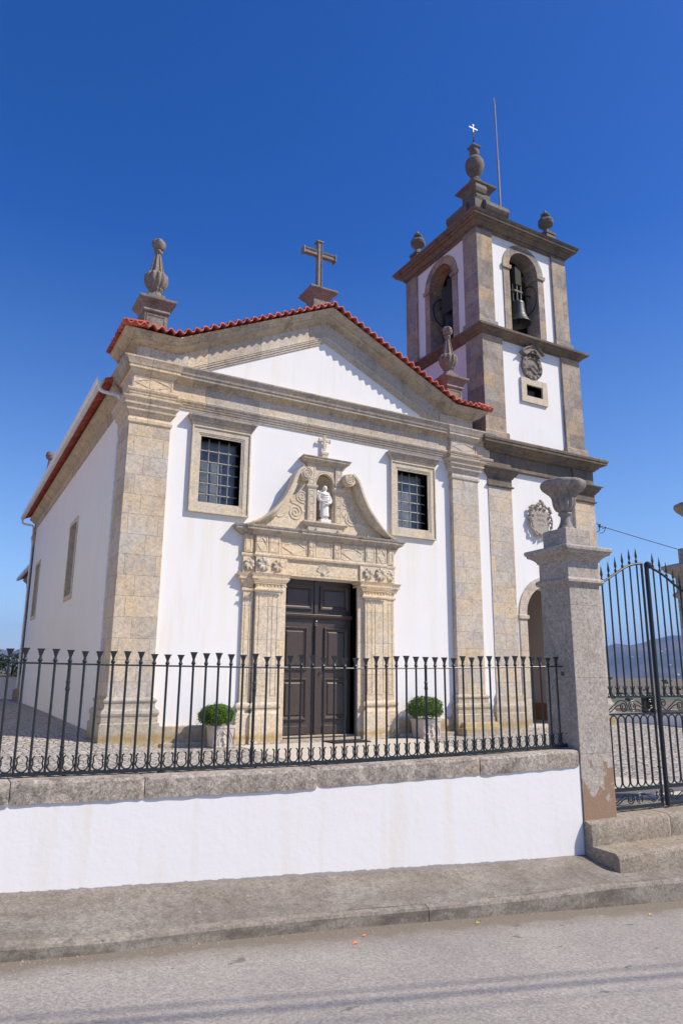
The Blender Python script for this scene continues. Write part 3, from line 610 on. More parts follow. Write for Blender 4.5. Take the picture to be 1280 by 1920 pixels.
# finials
def finial(cx, cy, z0, par, s=1.0, name='finial'):
    m = MB(); h = 0.26*s
    m.rect(cx-h, cx+h, cy-h, cy+h, [(z0-0.5, 0), (z0+0.62, 0), (z0+0.63, 0.03), (z0+0.66, 0.045), (z0+0.70, 0.03), (z0+0.78, 0.05), (z0+0.86, 0.12), (z0+0.90, 0.155), (z0+0.95, 0.16), (z0+0.96, 0.14), (z0+0.98, -0.02)])
    for dx in (-1, 1):      # sunk lozenge frame on the front of the pedestal
        m.box(cx+dx*0.20-0.02, cx+dx*0.20+0.02, cy-h-0.012, cy-h, z0+0.1, z0+0.58)
    m.box(cx-0.18, cx+0.18, cy-h-0.012, cy-h, z0+0.54, z0+0.58)
    m.rect(cx-0.19, cx+0.19, cy-0.19, cy+0.19, [(z0+0.97, 0), (z0+1.14, 0)])
    p = part(name, m, GF, par, bev=0.006); b = z0+1.13
    m = MB()
    m.lathe([(0.16, b), (0.155, b+0.03), (0.115, b+0.08), (0.11, b+0.13), (0.135, b+0.16), (0.15, b+0.19), (0.145, b+0.22), (0.175, b+0.25), (0.225, b+0.36), (0.24, b+0.46), (0.232, b+0.54), (0.19, b+0.59), (0.165, b+0.60)], (cx, cy, 0), 64, 12, 0.17, rot=pi/12)
    m.lathe([(0.165, b+0.58), (0.14, b+0.66), (0.10, b+0.88), (0.066, b+1.08), (0.05, b+1.13), (0.05, b+1.15)], (cx, cy, 0), 8, rot=pi/8)
    for k in range(8):
        a = pi/8+k*pi/4; m.tube([(cx+0.17*cos(a), cy+0.17*sin(a), b+0.58), (cx+0.055*cos(a), cy+0.055*sin(a), b+1.14)], 0.014, 5)
    m.lathe([(0.05, b+1.13), (0.075, b+1.15), (0.085, b+1.18), (0.075, b+1.21), (0.05, b+1.225), (0.05, b+1.25), (0.085, b+1.265), (0.115, b+1.31), (0.13, b+1.38), (0.12, b+1.45), (0.085, b+1.49)], (cx, cy, 0), 24, 4, 0.30, rot=pi/4)
    for k in range(4):
        a = k*pi/2; q = MB(); q.lathe([(0.0, 0.0), (0.06, 0.0), (0.065, 0.01), (0.05, 0.02), (0.0, 0.028)], (0, 0, 0), 14, cap=False)
        q.xf(Matrix.Translation((cx+0.12*cos(a), cy+0.12*sin(a), b+1.385)) @ Matrix.Rotation(a, 4, 'Z') @ Matrix.Rotation(pi/2, 4, 'Y')); m.add(q.v, q.f)
    part('finial_spire', m, GF, p, smooth=True)
    return p
finial(-4.23, 0.40, 8.72, CH); finial(4.23, 0.40, 8.72, CH)
m = MB(); cx, cy, b = -4.35, 17.6, 8.3
m.rect(cx-0.2, cx+0.2, cy-0.2, cy+0.2, [(b-0.9, 0.1), (b+1.0, 0.05), (b+1.1, 0.12), (b+1.2, 0)]); m.lathe([(0.17, b+1.2), (0.19, b+1.45), (0.1, b+1.75), (0.06, b+2.2)], (cx, cy, 0), 12)
m.lathe([(0.04, b+2.2), (0.15, b+2.28), (0.19, b+2.42), (0.15, b+2.56), (0.04, b+2.62)], (cx, cy, 0), 16); part('finial', m, GF, CH, smooth=True)
# gable cross
m = MB(); cx, cy = 0.0, 0.42
m.rect(cx-0.24, cx+0.24, cy-0.22, cy+0.22, [(10.3, 0), (10.98, 0), (11.0, 0.03), (11.10, 0.12), (11.16, 0.16), (11.20, 0.16), (11.21, 0.14), (11.23, -0.08)])
cr = part('gable_cross', m, GF, CH, bev=0.008)
m = MB(); s_ = 0.064
m.box(cx-s_, cx+s_, cy-s_, cy+s_, 11.2, 12.70); m.box(cx-0.45, cx-s_-0.001, cy-s_+0.003, cy+s_-0.003, 12.295, 12.43); m.box(cx+s_+0.001, cx+0.45, cy-s_+0.003, cy+s_-0.003, 12.295, 12.43)
for x0, x1, z0, z1 in ((cx-0.485, cx-0.45, 12.255, 12.465), (cx+0.45, cx+0.485, 12.255, 12.465)): m.box(x0, x1, cy-0.095, cy+0.095, z0, z1)
m.box(cx-0.10, cx+0.10, cy-0.095, cy+0.095, 12.70, 12.74)
for x0, x1, z0, z1 in ((cx-0.062, cx-0.042, 11.25, 12.68), (cx+0.042, cx+0.062, 11.25, 12.68), (cx-0.44, cx-0.08, 12.41, 12.435), (cx-0.44, cx-0.08, 12.285, 12.31), (cx+0.08, cx+0.44, 12.41, 12.435), (cx+0.08, cx+0.44, 12.285, 12.31)): m.box(x0, x1, cy-0.088, cy-0.0722, z0, z1)
part('cross_shaft', m, GF, cr, bev=0.006)
# windows
def window(x0, x1, z0, z1, par, corn=True):
    ox0, ox1, oz0, oz1 = x0-0.222, x1+0.273*0.83, z0-0.27, z1+0.235
    ox1 = x1+0.222
    m = MB()
    def ring(a, b, d0, d1):      # rectangular frame between outset a (outer) and b (inner)
        sx0, sx1, sz0, sz1 = x0-a, x1+a, z0-a*1.1, z1+a; tx0, tx1, tz0, tz1 = x0-b, x1+b, z0-b*1.1, z1+b
        m.box(sx0, tx0, -d1, -d0, sz0, sz1); m.box(tx1, sx1, -d1, -d0, sz0, sz1)
        m.box(tx0, tx1, -d1, -d0, tz1, sz1); m.box(tx0, tx1, -d1, -d0, sz0, tz0)
    ring(0.222, 0.185, -0.05, 0.085); ring(0.185, 0.065, -0.05, 0.06); ring(0.065, 0.035, -0.05, 0.048); ring(0.035, 0.0, -0.30, 0.035)
    wdw = part('window', m, GC, par, bev=0.005)
    if corn:
        m = MB(); zc = z1+0.235
        m.rect(ox0, ox1, -0.085, 0.05, [(zc-0.01, 0.0), (zc+0.015, 0.01), (zc+0.05, 0.03), (zc+0.075, 0.037), (zc+0.08, 0.05), (zc+0.10, 0.055), (zc+0.13, 0.075), (zc+0.165, 0.09), (zc+0.17, 0.105), (zc+0.205, 0.11), (zc+0.21, 0.0)])
        part('window_cornice', m, GM, wdw, smooth=True)
    m = MB(); m.box(x0-0.03, x1+0.03, 0.26, 0.275, z0-0.03, z1+0.03); part('pane', m, GLASS, wdw)
    m = MB(); nb, nh = 4, 6; y = 0.13
    for i in range(1, nb): x = x0+(x1-x0)*i/nb; m.tube([(x, y, z0-0.02), (x, y, z1+0.02)], 0.0125, 8)
    for j in range(1, nh): z = z0+(z1-z0)*(j-0.12)/nh; m.tube([(x0-0.02, y, z), (x1+0.02, y, z)], 0.0125, 8)
    for i in range(1, nb):
        for j in range(1, nh):
            q = MB(); q.lathe([(0.006, -0.03), (0.024, -0.018), (0.026, 0.018), (0.006, 0.03)], (x0+(x1-x0)*i/nb, y, z0+(z1-z0)*(j-0.12)/nh), 8); m.add(q.v, q.f)
    part('window_grille', m, IRONR, wdw, smooth=True)
    m = MB()
    for a_, b_ in ((x0, x0+0.03), (x1-0.03, x1)): m.box(a_, b_, 0.235, 0.26, z0, z1)
    for a_, b_ in ((z0, z0+0.03), (z1-0.03, z1)): m.box(x0+0.031, x1-0.031, 0.236, 0.259, a_, b_)
    part('casement', m, BLACKI, wdw)
    return wdw
for x0, x1 in WO: window(x0, x1, WZ[0], WZ[1], CH)

# ------------------------------------------------------------------ doorway: pilasters, lintel, frieze, curved broken gable, niche
m = MB()
for a, b in ((-1.11, -0.94), (0.94, 1.11)): m.box(a, b, -0.10, 0.75, 0.05, 3.60)
PO = part('portal', m, GP, CH, bev=0.01)
def mir(x0, x1, s_): return (x0, x1) if s_ < 0 else (-x1, -x0)
for s_ in (-1, 1):
    off = 0.0 if s_ < 0 else -0.03
    # shaft: inner, centre and outer strips
    m = MB(); a, b = mir(-1.97, -1.735, s_); m.box(a, b, -0.10, 0.02, 0.70, 3.30)
    a, b = mir(-1.70, -1.10, s_); m.box(a, b, -0.22, 0.02, 0.70, 3.30)
    sh = part('portal_pilaster', m, GP, PO, bev=0.006)
    m = MB()
    for (u0, u1, y) in ((-1.62, -1.38, -0.22), (-1.30, -1.16, -0.22), (-1.92, -1.79, -0.10)):
        a, b = mir(u0, u1, s_)
        for p in ((a, b, 3.10, 3.125), (a, b, 0.98, 1.005), (a, a+0.02, 1.005, 3.10), (b-0.02, b, 1.005, 3.10)): m.box(p[0], p[1], y-0.014, y, p[2], p[3])
    part('shaft_moulding', m, GP, sh)
    m = MB(); bp = [(-0.02, 0.06), (0.085, 0.06), (0.09, 0.05), (0.12, 0.05), (0.53, 0.05), (0.54, 0.045), (0.60, 0.045), (0.63, 0.02), (0.67, 0.0), (0.69, 0.005), (0.72, 0.035), (0.765, 0.05), (0.80, 0.045), (0.83, 0.02), (0.84, 0.0)]
    a, b = mir(-1.70, -1.10, s_); m.rect(a, b, -0.22, 0.02, bp)
    q = MB(); a, b = mir(-2.0, -1.78, s_); q.rect(a, b, -0.12, 0.02, bp); m.add(q.v, q.f)
    part('portal_base', m, GP, sh, smooth=True)
    m = MB(); cp = [(3.20, 0.0), (3.215, 0.03), (3.25, 0.04), (3.27, 0.02), (3.275, 0.0), (3.36, 0.005), (3.37, 0.05), (3.40, 0.055), (3.405, 0.07), (3.46, 0.09), (3.465, 0.12), (3.50, 0.125), (3.505, 0.10), (3.52, 0.11), (3.585, 0.16), (3.59, 0.14), (3.60, 0.0)]
    a, b = mir(-1.70, -1.05, s_); m.rect(a, b, -0.22, 0.02, cp)
    q = MB(); a, b = mir(-1.97, -1.76, s_); q.rect(a, b, -0.11, 0.02, cp); m.add(q.v, q.f)
    cpo = part('portal_capital', m, GP, sh, smooth=True)
    m = MB(); a, b = mir(-1.74, -1.03, s_)
    for k in range(9):
        x = a+0.02+(b-a-0.04)*k/8; q = MB(); q.lathe([(0.004, -0.028), (0.028, -0.012), (0.03, 0.01), (0.008, 0.03)], (x, -0.265, 3.325), 8); m.add(q.v, q.f)
    part('dentil_row', m, GP, cpo); m = MB()
    for k in range(18):
        x = a+(b-a)*k/17; m.box(x-0.010, x+0.010, -0.345, -0.30, 3.425, 3.455)
    part('dentil_row', m, GP, cpo)
# lintel and rosette band (string courses below and above)
m = MB(); m.box(-0.955, 0.955, -0.15, 0.5, 3.60, 3.98)
lin = part('lintel', m, GP, PO, bev=0.008)
m = MB()
for z0, z1, d in ((3.60, 3.635, 0.17), (3.92, 3.945, 0.165), (3.66, 3.67, 0.158)): m.box(-0.953, 0.953, -d, -0.151, z0, z1)
part('lintel_moulding', m, GP, lin)
for s_ in (-1, 1):
    m = MB(); a, b = mir(-1.72, -0.96, s_); m.box(a, b, -0.22, 0.02, 3.60, 3.98); a, b = mir(-2.0, -1.722, s_); m.box(a, b, -0.11, 0.02, 3.60, 3.98); part('rosette_panel', m, GP, lin, bev=0.006)
m = MB()
SCO = [(3.97, 0.0), (3.98, 0.03), (4.01, 0.045), (4.04, 0.04), (4.05, 0.02), (4.055, 0.0)]
m.rect(-2.0, 1.97, -0.10, 0.02, SCO); m.rect(-1.72, 1.70, -0.21, 0.02, [(z+0.001, o) for z, o in SCO]); part('string_course', m, GP, PO, smooth=True)
def rosette(cx, cz, y, r, par, n=8, swirl=0.0):
    m = MB()
    m.lathe([(r*0.10, 0.0), (r*0.26, 0.0), (r*0.26, 0.03), (r*0.15, 0.05), (0.002, 0.055)], (0, 0, 0), 12)
    for k in range(n):
        a = 2*pi*k/n; P = []
        for i in range(7):
            tt = i/6; rr = r*(0.22+0.78*tt); aa = a+swirl*tt; P.append((rr*cos(aa), rr*sin(aa), 0.02+0.035*sin(pi*tt)))
        m.tube(P, 0, 6, rr=[r*(0.08+0.20*sin(pi*min(1, (i/6)*0.85+0.08))) for i in range(7)])
    m.xf(Matrix.Translation((cx, y, cz)) @ Matrix.Rotation(pi/2, 4, 'X'))
    return part('rosette', m, GC, par, smooth=True)
for cx_, y in ((-1.86, -0.11), (1.84, -0.11)): rosette(cx_, 3.79, y, 0.13, lin, 7, 0.9)
for cx_, y in ((-1.55, -0.22), (1.53, -0.22)): rosette(cx_, 3.80, y, 0.155, lin, 8)
for cx_, y in ((-1.20, -0.22), (1.18, -0.22)): rosette(cx_, 3.79, y, 0.135, lin, 7)
m = MB()       # scallop on the lintel
for k in range(9):
    a = RD(-68+17*k); P = [(0.02*sin(a), 0.0, -0.11+0.01*i) for i in range(1)]+[((0.03+0.14*t_)*sin(a), 0.03*sin(pi*t_), -0.10+(0.03+0.20*t_)*cos(a)) for t_ in (0.0, 0.25, 0.5, 0.75, 1.0)]
    m.tube(P, 0, 6, rr=[0.008, 0.012, 0.018, 0.023, 0.027, 0.022])
m.lathe([(0.01, -0.14), (0.04, -0.12), (0.05, -0.09), (0.02, -0.07)], (0, 0, 0), 10)
m.xf(Matrix.Translation((-0.02, -0.175, 3.80))); part('scallop', m, GC, lin, smooth=True)
# attic frieze of panels: upright blocks with lozenge fields between
m = MB(); m.box(-2.0, 1.97, -0.10, 0.02, 4.055, 4.46); m.box(-1.72, 1.70, -0.16, -0.099, 4.056, 4.46); fr = part('panel_frieze', m, GP, PO)
m = MB()
ups = [(-1.99, -1.80, -0.10), (-1.42, -1.14, -0.16), (-0.42, -0.26, -0.17), (0.25, 0.41, -0.17), (1.12, 1.40, -0.16), (1.78, 1.96, -0.10), (-1.74, -1.44, -0.16), (1.43, 1.72, -0.16)]
for a, b, y in ups: m.box(a, b, y-0.055, y, 4.058, 4.455)
part('frieze_block', m, GP, fr, bev=0.006)
m = MB()
def rectline(a, b, z0, z1, y, wd=0.016, dp=0.014):
    m.box(a, b, y-dp, y, z0, z0+wd); m.box(a, b, y-dp, y, z1-wd, z1); m.box(a, a+wd, y-dp, y, z0+wd, z1-wd); m.box(b-wd, b, y-dp, y, z0+wd, z1-wd)
def loz(a, b, z0, z1, y, wd=0.02, dp=0.02):
    cx_, cz_ = (a+b)/2, (z0+z1)/2; P = [(a, cz_), (cx_, z1), (b, cz_), (cx_, z0)]
    m.sweep(P, [(-0.001, 0), (dp, 0), (dp, wd), (-0.001, wd)], F(y), closed=True)
for a, b, y in ups[:6]:
    yy = y-0.055
    if b-a < 0.17: rectline(a+0.03, b-0.03, 4.09, 4.24, yy); rectline(a+0.03, b-0.03, 4.28, 4.42, yy)
    else: rectline(a+0.03, b-0.03, 4.09, 4.42, yy)
for a, b, y in ups[6:]: rectline(a+0.02, b-0.02, 4.09, 4.42, y-0.055); loz(a+0.05, b-0.05, 4.11, 4.40, y-0.055)
for a, b in ((-1.10, -0.46), (0.45, 1.08)): rectline(a, b, 4.08, 4.43, -0.16); loz(a+0.05, b-0.05, 4.11, 4.40, -0.16)
rectline(-0.22, 0.21, 4.08, 4.43, -0.16, 0.03)
part('panel_moulding', m, GP, fr)
# main cornice of the doorway, stepping forward over the blocks
CP2 = [(4.45, 0.0), (4.46, 0.05), (4.49, 0.07), (4.50, 0.10), (4.53, 0.16), (4.54, 0.18), (4.55, 0.20), (4.60, 0.205), (4.605, 0.23), (4.64, 0.25), (4.65, 0.22), (4.67, 0.0)]
m = MB(); m.rect(-2.02, 1.99, -0.12, 0.02, CP2)
m.rect(-1.78, 1.76, -0.18, 0.02, [(z+0.001, o) for z, o in CP2])
m.rect(-1.10, 1.08, -0.15, 0.02, [(z+0.0005, o) for z, o in CP2]); m.rect(-0.46, 0.45, -0.205, 0.02, [(z+0.0015, o) for z, o in CP2])
part('portal_cornice', m, GM, PO, smooth=True)
m = MB()
for x in (-1.86, -0.52, -0.30, 0.28, 0.85, 1.12, 1.80):
    m.add([(x-0.035, -0.40, 4.652), (x+0.035, -0.40, 4.652), (x+0.035, -0.28, 4.66), (x-0.035, -0.28, 4.66), (x, -0.37, 4.74), (x, -0.30, 4.72)], [(0, 1, 4), (1, 2, 5, 4), (2, 3, 5), (3, 0, 4, 5)])
part('cornice_spur', m, GF, PO)
# gable back panel with curved flanks
outer = catmull([(-2.05, 4.68), (-1.72, 4.82), (-1.37, 5.06), (-1.15, 5.31), (-1.01, 5.56), (-0.90, 5.80), (-0.80, 6.03), (-0.62, 6.19)], 5)
m = MB(); pl_ = [(-2.0, 4.66)]+outer[2:]+[(-0.50, 6.2), (-0.46, 6.2), (-0.46, 4.66)]
m.prism(pl_, F(0.0), 0.0, 0.11); m.prism([(-a, b) for a, b in pl_], F(0.0), 0.0, 0.11)
gb = part('gable_panel', m, GP, PO)
for s_ in (-1, 1):
    cyv = 6.07; P = [(p[0]*-s_*1.0 if s_ > 0 else p[0], p[1]) for p in outer]
    cl = catmull([(-2.02, 4.66), (-1.72, 4.755), (-1.37, 4.99), (-1.14, 5.24), (-0.98, 5.50), (-0.86, 5.76), (-0.77, 5.99), (-0.62, 6.13)], 5)
    m = MB(); wd = [0.02+0.145*min(1, i/12) for i in range(len(cl))]
    # band section swept along the curve, tapering to the foot
    n_ = len(cl)
    for i, (x, z) in enumerate(cl):
        q0 = Vector(cl[max(0, i-1)]); q1 = Vector(cl[min(n_-1, i+1)]); t_ = (q1-q0).normalized(); nn = Vector((-t_.y, t_.x)); h = wd[i]*0.5
        dp = 0.22+0.11*min(1, i/10)
        for d, hh in ((0.0, -h*0.6), (dp*0.62, -h*0.9), (dp*0.66, -h*0.35), (dp*0.88, -h*0.1), (dp*0.92, h*0.25), (dp, h*0.4), (dp, h), (0.0, h)):
            q = Vector((x, z))+nn*hh; m.v.append((q.x*(-s_), -d, q.y))
    for i in range(n_-1):
        for j in range(7): a = i*8+j; m.f.append((a, a+8, a+9, a+1))
    m.f.append(tuple(range(8))); m.f.append(tuple((n_-1)*8+j for j in reversed(range(8))))
    sc_ = part('gable_scroll', m, GC, PO, smooth=True)
    m = MB(); cx_ = s_*0.58       # volute drum and spiral face
    m.lathe([(0.155, -0.30), (0.16, -0.26), (0.155, 0.0)], (0, 0, 0), 28); m.xf(Matrix.Translation((cx_, 0, 6.03)) @ Matrix.Rotation(-pi/2, 4, 'X'))
    sp = spiral(0, 0, 0.135, 0.02, pi/2, -2.3, 50); m.tube([(cx_-s_*a, -0.305, 6.03+b) for a, b in sp], 0.019, 6)
    m.tube([(cx_-s_*a*0.2, -0.30, 6.03+b*0.2) for a, b in spiral(0, 0, 0.10, 0.09, 0, 1, 12)], 0.02, 6)
    part('volute', m, GC, sc_, smooth=True)
    m = MB()       # raised double scroll on the panel
    for (ccx, ccz, rr_, a0, tn) in ((s_*0.60, 5.50, 0.15, -pi/2, 2.1), (s_*0.76, 5.10, 0.20, pi/2, 2.3)):
        sp = spiral(0, 0, rr_, 0.02, a0, tn if ccz < 5.3 else tn, 44); m.tube([(ccx+s_*a, -0.115, ccz+b) for a, b in sp], 0.021, 6)
    m.tube([(s_*a, -0.115, b) for a, b in catmull([(0.60, 5.35), (0.52, 5.33), (0.50, 5.2), (0.55, 5.12)], 5)], 0.018, 6)
    m.tube([(s_*a, -0.115, b) for a, b in catmull([(0.76, 5.30), (0.86, 5.33), (0.88, 5.44), (0.78, 5.52), (0.66, 5.72)], 5)], 0.018, 6)
    m.tube([(s_*a, -0.115, b) for a, b in catmull([(0.96, 5.10), (1.04, 5.0), (1.18, 4.95), (1.26, 5.0)], 5)], 0.018, 6)
    part('relief_scroll', m, GC, gb, smooth=True)
# niche: sill, side strips, arch with scallop head, entablature
m = MB(); m.box(-0.46, 0.45, -0.24, 0.02, 4.66, 4.79); m.rect(-0.50, 0.49, -0.24, 0.02, [(4.79, -0.02), (4.81, 0.02), (4.85, 0.08), (4.865, 0.10), (4.90, 0.10)]); ns = part('niche_sill', m, GC, PO, bev=0.004)
m = MB()
for s_ in (-1, 1):
    a, b = mir(-0.46, -0.27, s_); m.box(a, b, -0.20, 0.02, 4.90, 6.30)
# arch spandrel between strips
N = 14; ar = 0.23; acz = 5.90
for i in range(N):
    t0, t1 = pi-pi*i/N, pi-pi*(i+1)/N
    m.prism([(ar*cos(t0), acz+ar*sin(t0)), (ar*cos(t1), acz+ar*sin(t1)), (0.269*cos(t1) if abs(cos(t1)) > .99 else 0.269*max(-1, min(1, cos(t1)*1.6)), 6.30), (0.269*max(-1, min(1, cos(t0)*1.6)), 6.30)], F(0.0), 0.0, 0.15)
m.box(-0.27, -0.23, -0.15, 0.0, 4.9, acz); m.box(0.23, 0.27, -0.15, 0.0, 4.9, acz)
niche = part('niche', m, GC, PO)
m = MB()
for s_ in (-1, 1):
    a, b = mir(-0.46, -0.27, s_)
    m.rect(a, b, -0.20, 0.02, [(5.70, 0), (5.715, 0.025), (5.75, 0.05), (5.79, 0.055), (5.80, 0.0)])
m.tube([(0.235*cos(pi-pi*i/20), -0.15, acz+0.235*sin(pi-pi*i/20)) for i in range(21)], 0.022, 6); m.tube([(0.275*cos(pi-pi*i/20), -0.155, acz+0.275*sin(pi-pi*i/20)) for i in range(21)], 0.014, 6)
part('niche_impost', m, GC, niche, smooth=True)
m = MB()
for s_ in (-1, 1):
    a, b = mir(-0.43, -0.30, s_)
    for z0, z1 in ((4.95, 5.12), (5.15, 5.32), (5.35, 5.52), (5.55, 5.67), (5.83, 5.94), (5.97, 6.10), (6.13, 6.26)): rectline(a, b, z0, z1, -0.20, 0.014, 0.012)
part('niche_panel', m, GC, niche)
m = MB(); n_ = 22        # half-dome shell, fluted
for i in range(n_+1):
    a = pi*i/n_
    for j in range(9):
        b = (pi/2)*j/8; r = 0.225*(1+0.045*(1 if i % 2 else -1)*(j/8)); m.v.append((r*cos(a)*sin(b) if j else 0.0, 0.02+0.34*cos(b)-0.02*(j == 8), acz-0.02+r*sin(a)*sin(b)*1.0))
for i in range(n_):
    for j in range(8): a = i*9+j; m.f.append((a, a+1, a+10, a+9))
part('niche_shell', m, GC, niche)
m = MB(); m.prism([(0.25*cos(pi+pi*i/12), 0.0+0.36*-sin(pi+pi*i/12)) for i in range(13)]+[(0.27, 0.4), (-0.27, 0.4)][:0], lambda a, b, d: (a, b, d), 4.905, 4.91)
m.v = []; m.f = []
for i in range(13):
    a = pi*i/12; m.v += [(0.235*cos(a), 0.36*sin(a), 4.9), (0.235*cos(a), 0.36*sin(a), 5.90)]
for i in range(12): a = 2*i; m.f.append((a, a+2, a+3, a+1))
part('niche_wall', m, GC, niche, smooth=True)
m = MB(); m.rect(-0.46, 0.45, -0.20, 0.02, [(6.30, 0.0), (6.31, 0.02), (6.34, 0.04), (6.36, 0.10), (6.38, 0.15), (6.385, 0.17), (6.43, 0.175), (6.435, 0.20), (6.455, 0.20), (6.46, 0.18), (6.475, 0.0)]); part('niche_cornice', m, GM, niche, smooth=True)
m = MB(); cx_ = -0.02; m.box(cx_-0.075, cx_+0.075, -0.20, -0.03, 6.47, 6.58); m.rect(cx_-0.05, cx_+0.05, -0.17, -0.06, [(6.58, 0.01), (6.60, 0.04), (6.65, 0.045), (6.68, 0.0), (6.70, -0.01)])
m.box(cx_-0.032, cx_+0.032, -0.15, -0.085, 6.70, 7.08); m.box(cx_-0.14, cx_-0.0325, -0.148, -0.087, 6.935, 6.995); m.box(cx_+0.0325, cx_+0.14, -0.148, -0.087, 6.935, 6.995)
for x0, x1, z0, z1 in ((cx_-0.16, cx_-0.14, 6.915, 7.015), (cx_+0.14, cx_+0.16, 6.915, 7.015), (cx_-0.05, cx_+0.05, 7.08, 7.10)): m.box(x0, x1, -0.158, -0.078, z0, z1)
part('portal_cross', m, GC, niche, bev=0.004)
# door: two leaves under a fixed two-panel transom light
m = MB(); m.box(-0.98, 0.98, 0.29, 0.34, 2.80, 3.62)
DR = part('door', m, WOODD, CH)
m = MB(); m.rect(-0.94, 0.94, 0.22, 0.3, [(2.70, -0.01), (2.72, 0.0), (2.74, 0.02), (2.79, 0.03), (2.80, 0.02)]); m.box(-0.045, 0.045, 0.262, 0.29, 2.80, 3.6); part('transom', m, WOODD, DR, bev=0.005)
def dpanel(a, b, z0, z1, par, y=0.29):
    m = MB(); P = [(a, z0), (b, z0), (b, z1), (a, z1)]
    m.sweep(P, [(-0.01, 0.0), (0.03, 0.0), (0.045, 0.012), (0.045, 0.035), (0.02, 0.06), (0.012, 0.085), (-0.01, 0.085)], F(y), closed=True)
    m.sweep([(a+0.12, z0+0.12), (b-0.12, z0+0.12), (b-0.12, z1-0.12), (a+0.12, z1-0.12)], [(-0.01, -0.03), (0.008, -0.03), (0.03, 0.0), (0.03, 0.012), (-0.01, 0.012)], F(y), closed=True)
    m.box(a+0.13, b-0.13, y-0.028, y+0.01, z0+0.13, z1-0.13)
    return part('door_panel', m, WOODD, par, smooth=True)
for s_ in (-1, 1): a, b = mir(-0.88, -0.10, s_); dpanel(a, b, 2.90, 3.48, DR)
for s_ in (-1, 1):
    a, b = mir(-0.97, -0.004, s_); m = MB(); m.box(a, b, 0.29, 0.34, 0.09, 2.70); lf = part('door_leaf', m, WOODD, DR)
    a, b = mir(-0.86, -0.22, s_); dpanel(a, b, 1.52, 2.50, lf); dpanel(a, b, 0.42, 1.34, lf)
    m = MB(); a, b = mir(-0.93, -0.20, s_); m.box(a, b, 0.262, 0.29, 0.12, 0.30); part('kick_board', m, WOODD, lf, bev=0.006)
m = MB(); m.box(-0.045, 0.045, 0.245, 0.289, 0.10, 2.60); m.lathe([(0.03, 0), (0.045, 0.03), (0.03, 0.06)], (0, 0.27, 2.60), 10); m.box(-0.03, 0.03, 0.225, 0.245, 0.12, 2.55); part('door_post', m, WOODD, DR, bev=0.005)
m = MB(); m.tube([(0.10, 0.24, 1.45+0.03*cos(2*pi*i/14)) if False else (0.12+0.032*cos(2*pi*i/14), 0.255, 1.45+0.032*sin(2*pi*i/14)) for i in range(14)], 0.007, 6, closed=True); part('door_handle', m, BLACKI, DR)
m = MB(); m.box(-1.02, 1.02, -0.12, 0.60, -0.1, 0.055); m.box(-0.96, 0.96, 0.10, 0.30, 0.056, 0.095); part('door_sill', m, GB, PO, bev=0.012)
m = MB(); m.box(-0.96, 0.96, -0.06, 0.26, 0.058, 0.075); part('sill_board', m, WOODD, DR)
m = MB(); m.rect(-0.12, 0.78, -0.92, -0.42, [(yz(0, -0.7)+0.007, 0), (yz(0, -0.7)+0.03, 0), (yz(0, -0.7)+0.035, -0.01)]); tag(part('doormat', m, RUBBER), 'dark rubber doormat lying on the pale slabs before the door', 'doormat')
for o_ in [PO]+[c_ for c_ in bpy.data.objects if c_.type == 'MESH' and (c_.parent is PO or (c_.parent is not None and c_.parent.parent is PO))]:
    if o_.name.split('.')[0] in ('gable_scroll', 'volute', 'door_sill', 'niche_shell', 'niche_wall'): continue
    for v_ in o_.data.vertices:
        if v_.co.y < 0: y1_ = v_.co.y*0.64; v_.co.z += (y1_-v_.co.y)*max(0, v_.co.z-1.6)/14.3; v_.co.y = y1_
# statue of a robed figure
ST = root('statue', 'small white marble statue of a robed standing figure in the niche over the door', 'statue', (0.02, -0.04, 4.93))
m = MB(); m.rect(-0.135, 0.135, -0.10, 0.10, [(0, 0), (0.085, 0), (0.09, -0.004)]); part('statue_base', m, MARBLE, ST, local=True)
def loft(m, rings, n=28, fold=None):
    k = len(m.v)
    for (z, rx_, ry_, cx_, cy_, f_) in rings:
        for j in range(n):
            a = 2*pi*j/n; ff = 1+f_*(0.6*cos(a*7+z*9)+0.4*cos(a*11+1)); m.v.append((cx_+rx_*ff*cos(a), cy_+ry_*ff*sin(a), z))
    for i in range(len(rings)-1):
        for j in range(n): a = k+i*n+j; b = k+i*n+(j+1) % n; m.f.append((a, b, b+n, a+n))
    m.f.append(tuple(k+j for j in reversed(range(n)))); m.f.append(tuple(k+(len(rings)-1)*n+j for j in range(n)))
m = MB()
loft(m, [(0.16, .085, .07, 0, 0, .10), (0.18, .115, .085, 0, 0, .10), (0.30, .108, .08, 0, 0, .09), (0.42, .105, .078, .004, 0, .07), (0.52, .112, .082, .004, -.004, .05), (0.60, .118, .086, 0, -.004, .04), (0.66, .125, .08, 0, 0, .03), (0.72, .13, .07, 0, 0, .02), (0.755, .11, .06, 0, 0, .0), (0.775, .06, .045, 0, 0, 0), (0.79, .036, .036, 0, -.004, 0), (0.80, .034, .036, 0, -.006, 0),
  (0.812, .044, .046, 0, -.012, 0), (0.835, .052, .056, 0, -.012, 0), (0.865, .056, .062, 0, -.010, 0), (0.895, .053, .060, 0, -.006, 0), (0.92, .038, .044, 0, -.004, 0), (0.932, .014, .016, 0, -.002, 0)])
m.tube(catmull([(-.12, 0, .70), (-.155, -.02, .60), (-.12, -.075, .53), (-.03, -.105, .55)], 4), 0, 8, rr=[.04-.0011*i for i in range(13)])
m.tube(catmull([(.12, 0, .70), (.155, -.02, .59), (.11, -.08, .50), (.02, -.11, .50)], 4), 0, 8, rr=[.04-.0011*i for i in range(13)])
for sx in (-1, 1): m.tube([(sx*.045, -.01, .09), (sx*.045, 0, .17)], .03, 8); m.tube([(sx*.045, -.085, .10), (sx*.045, -.02, .115)], .024, 8)
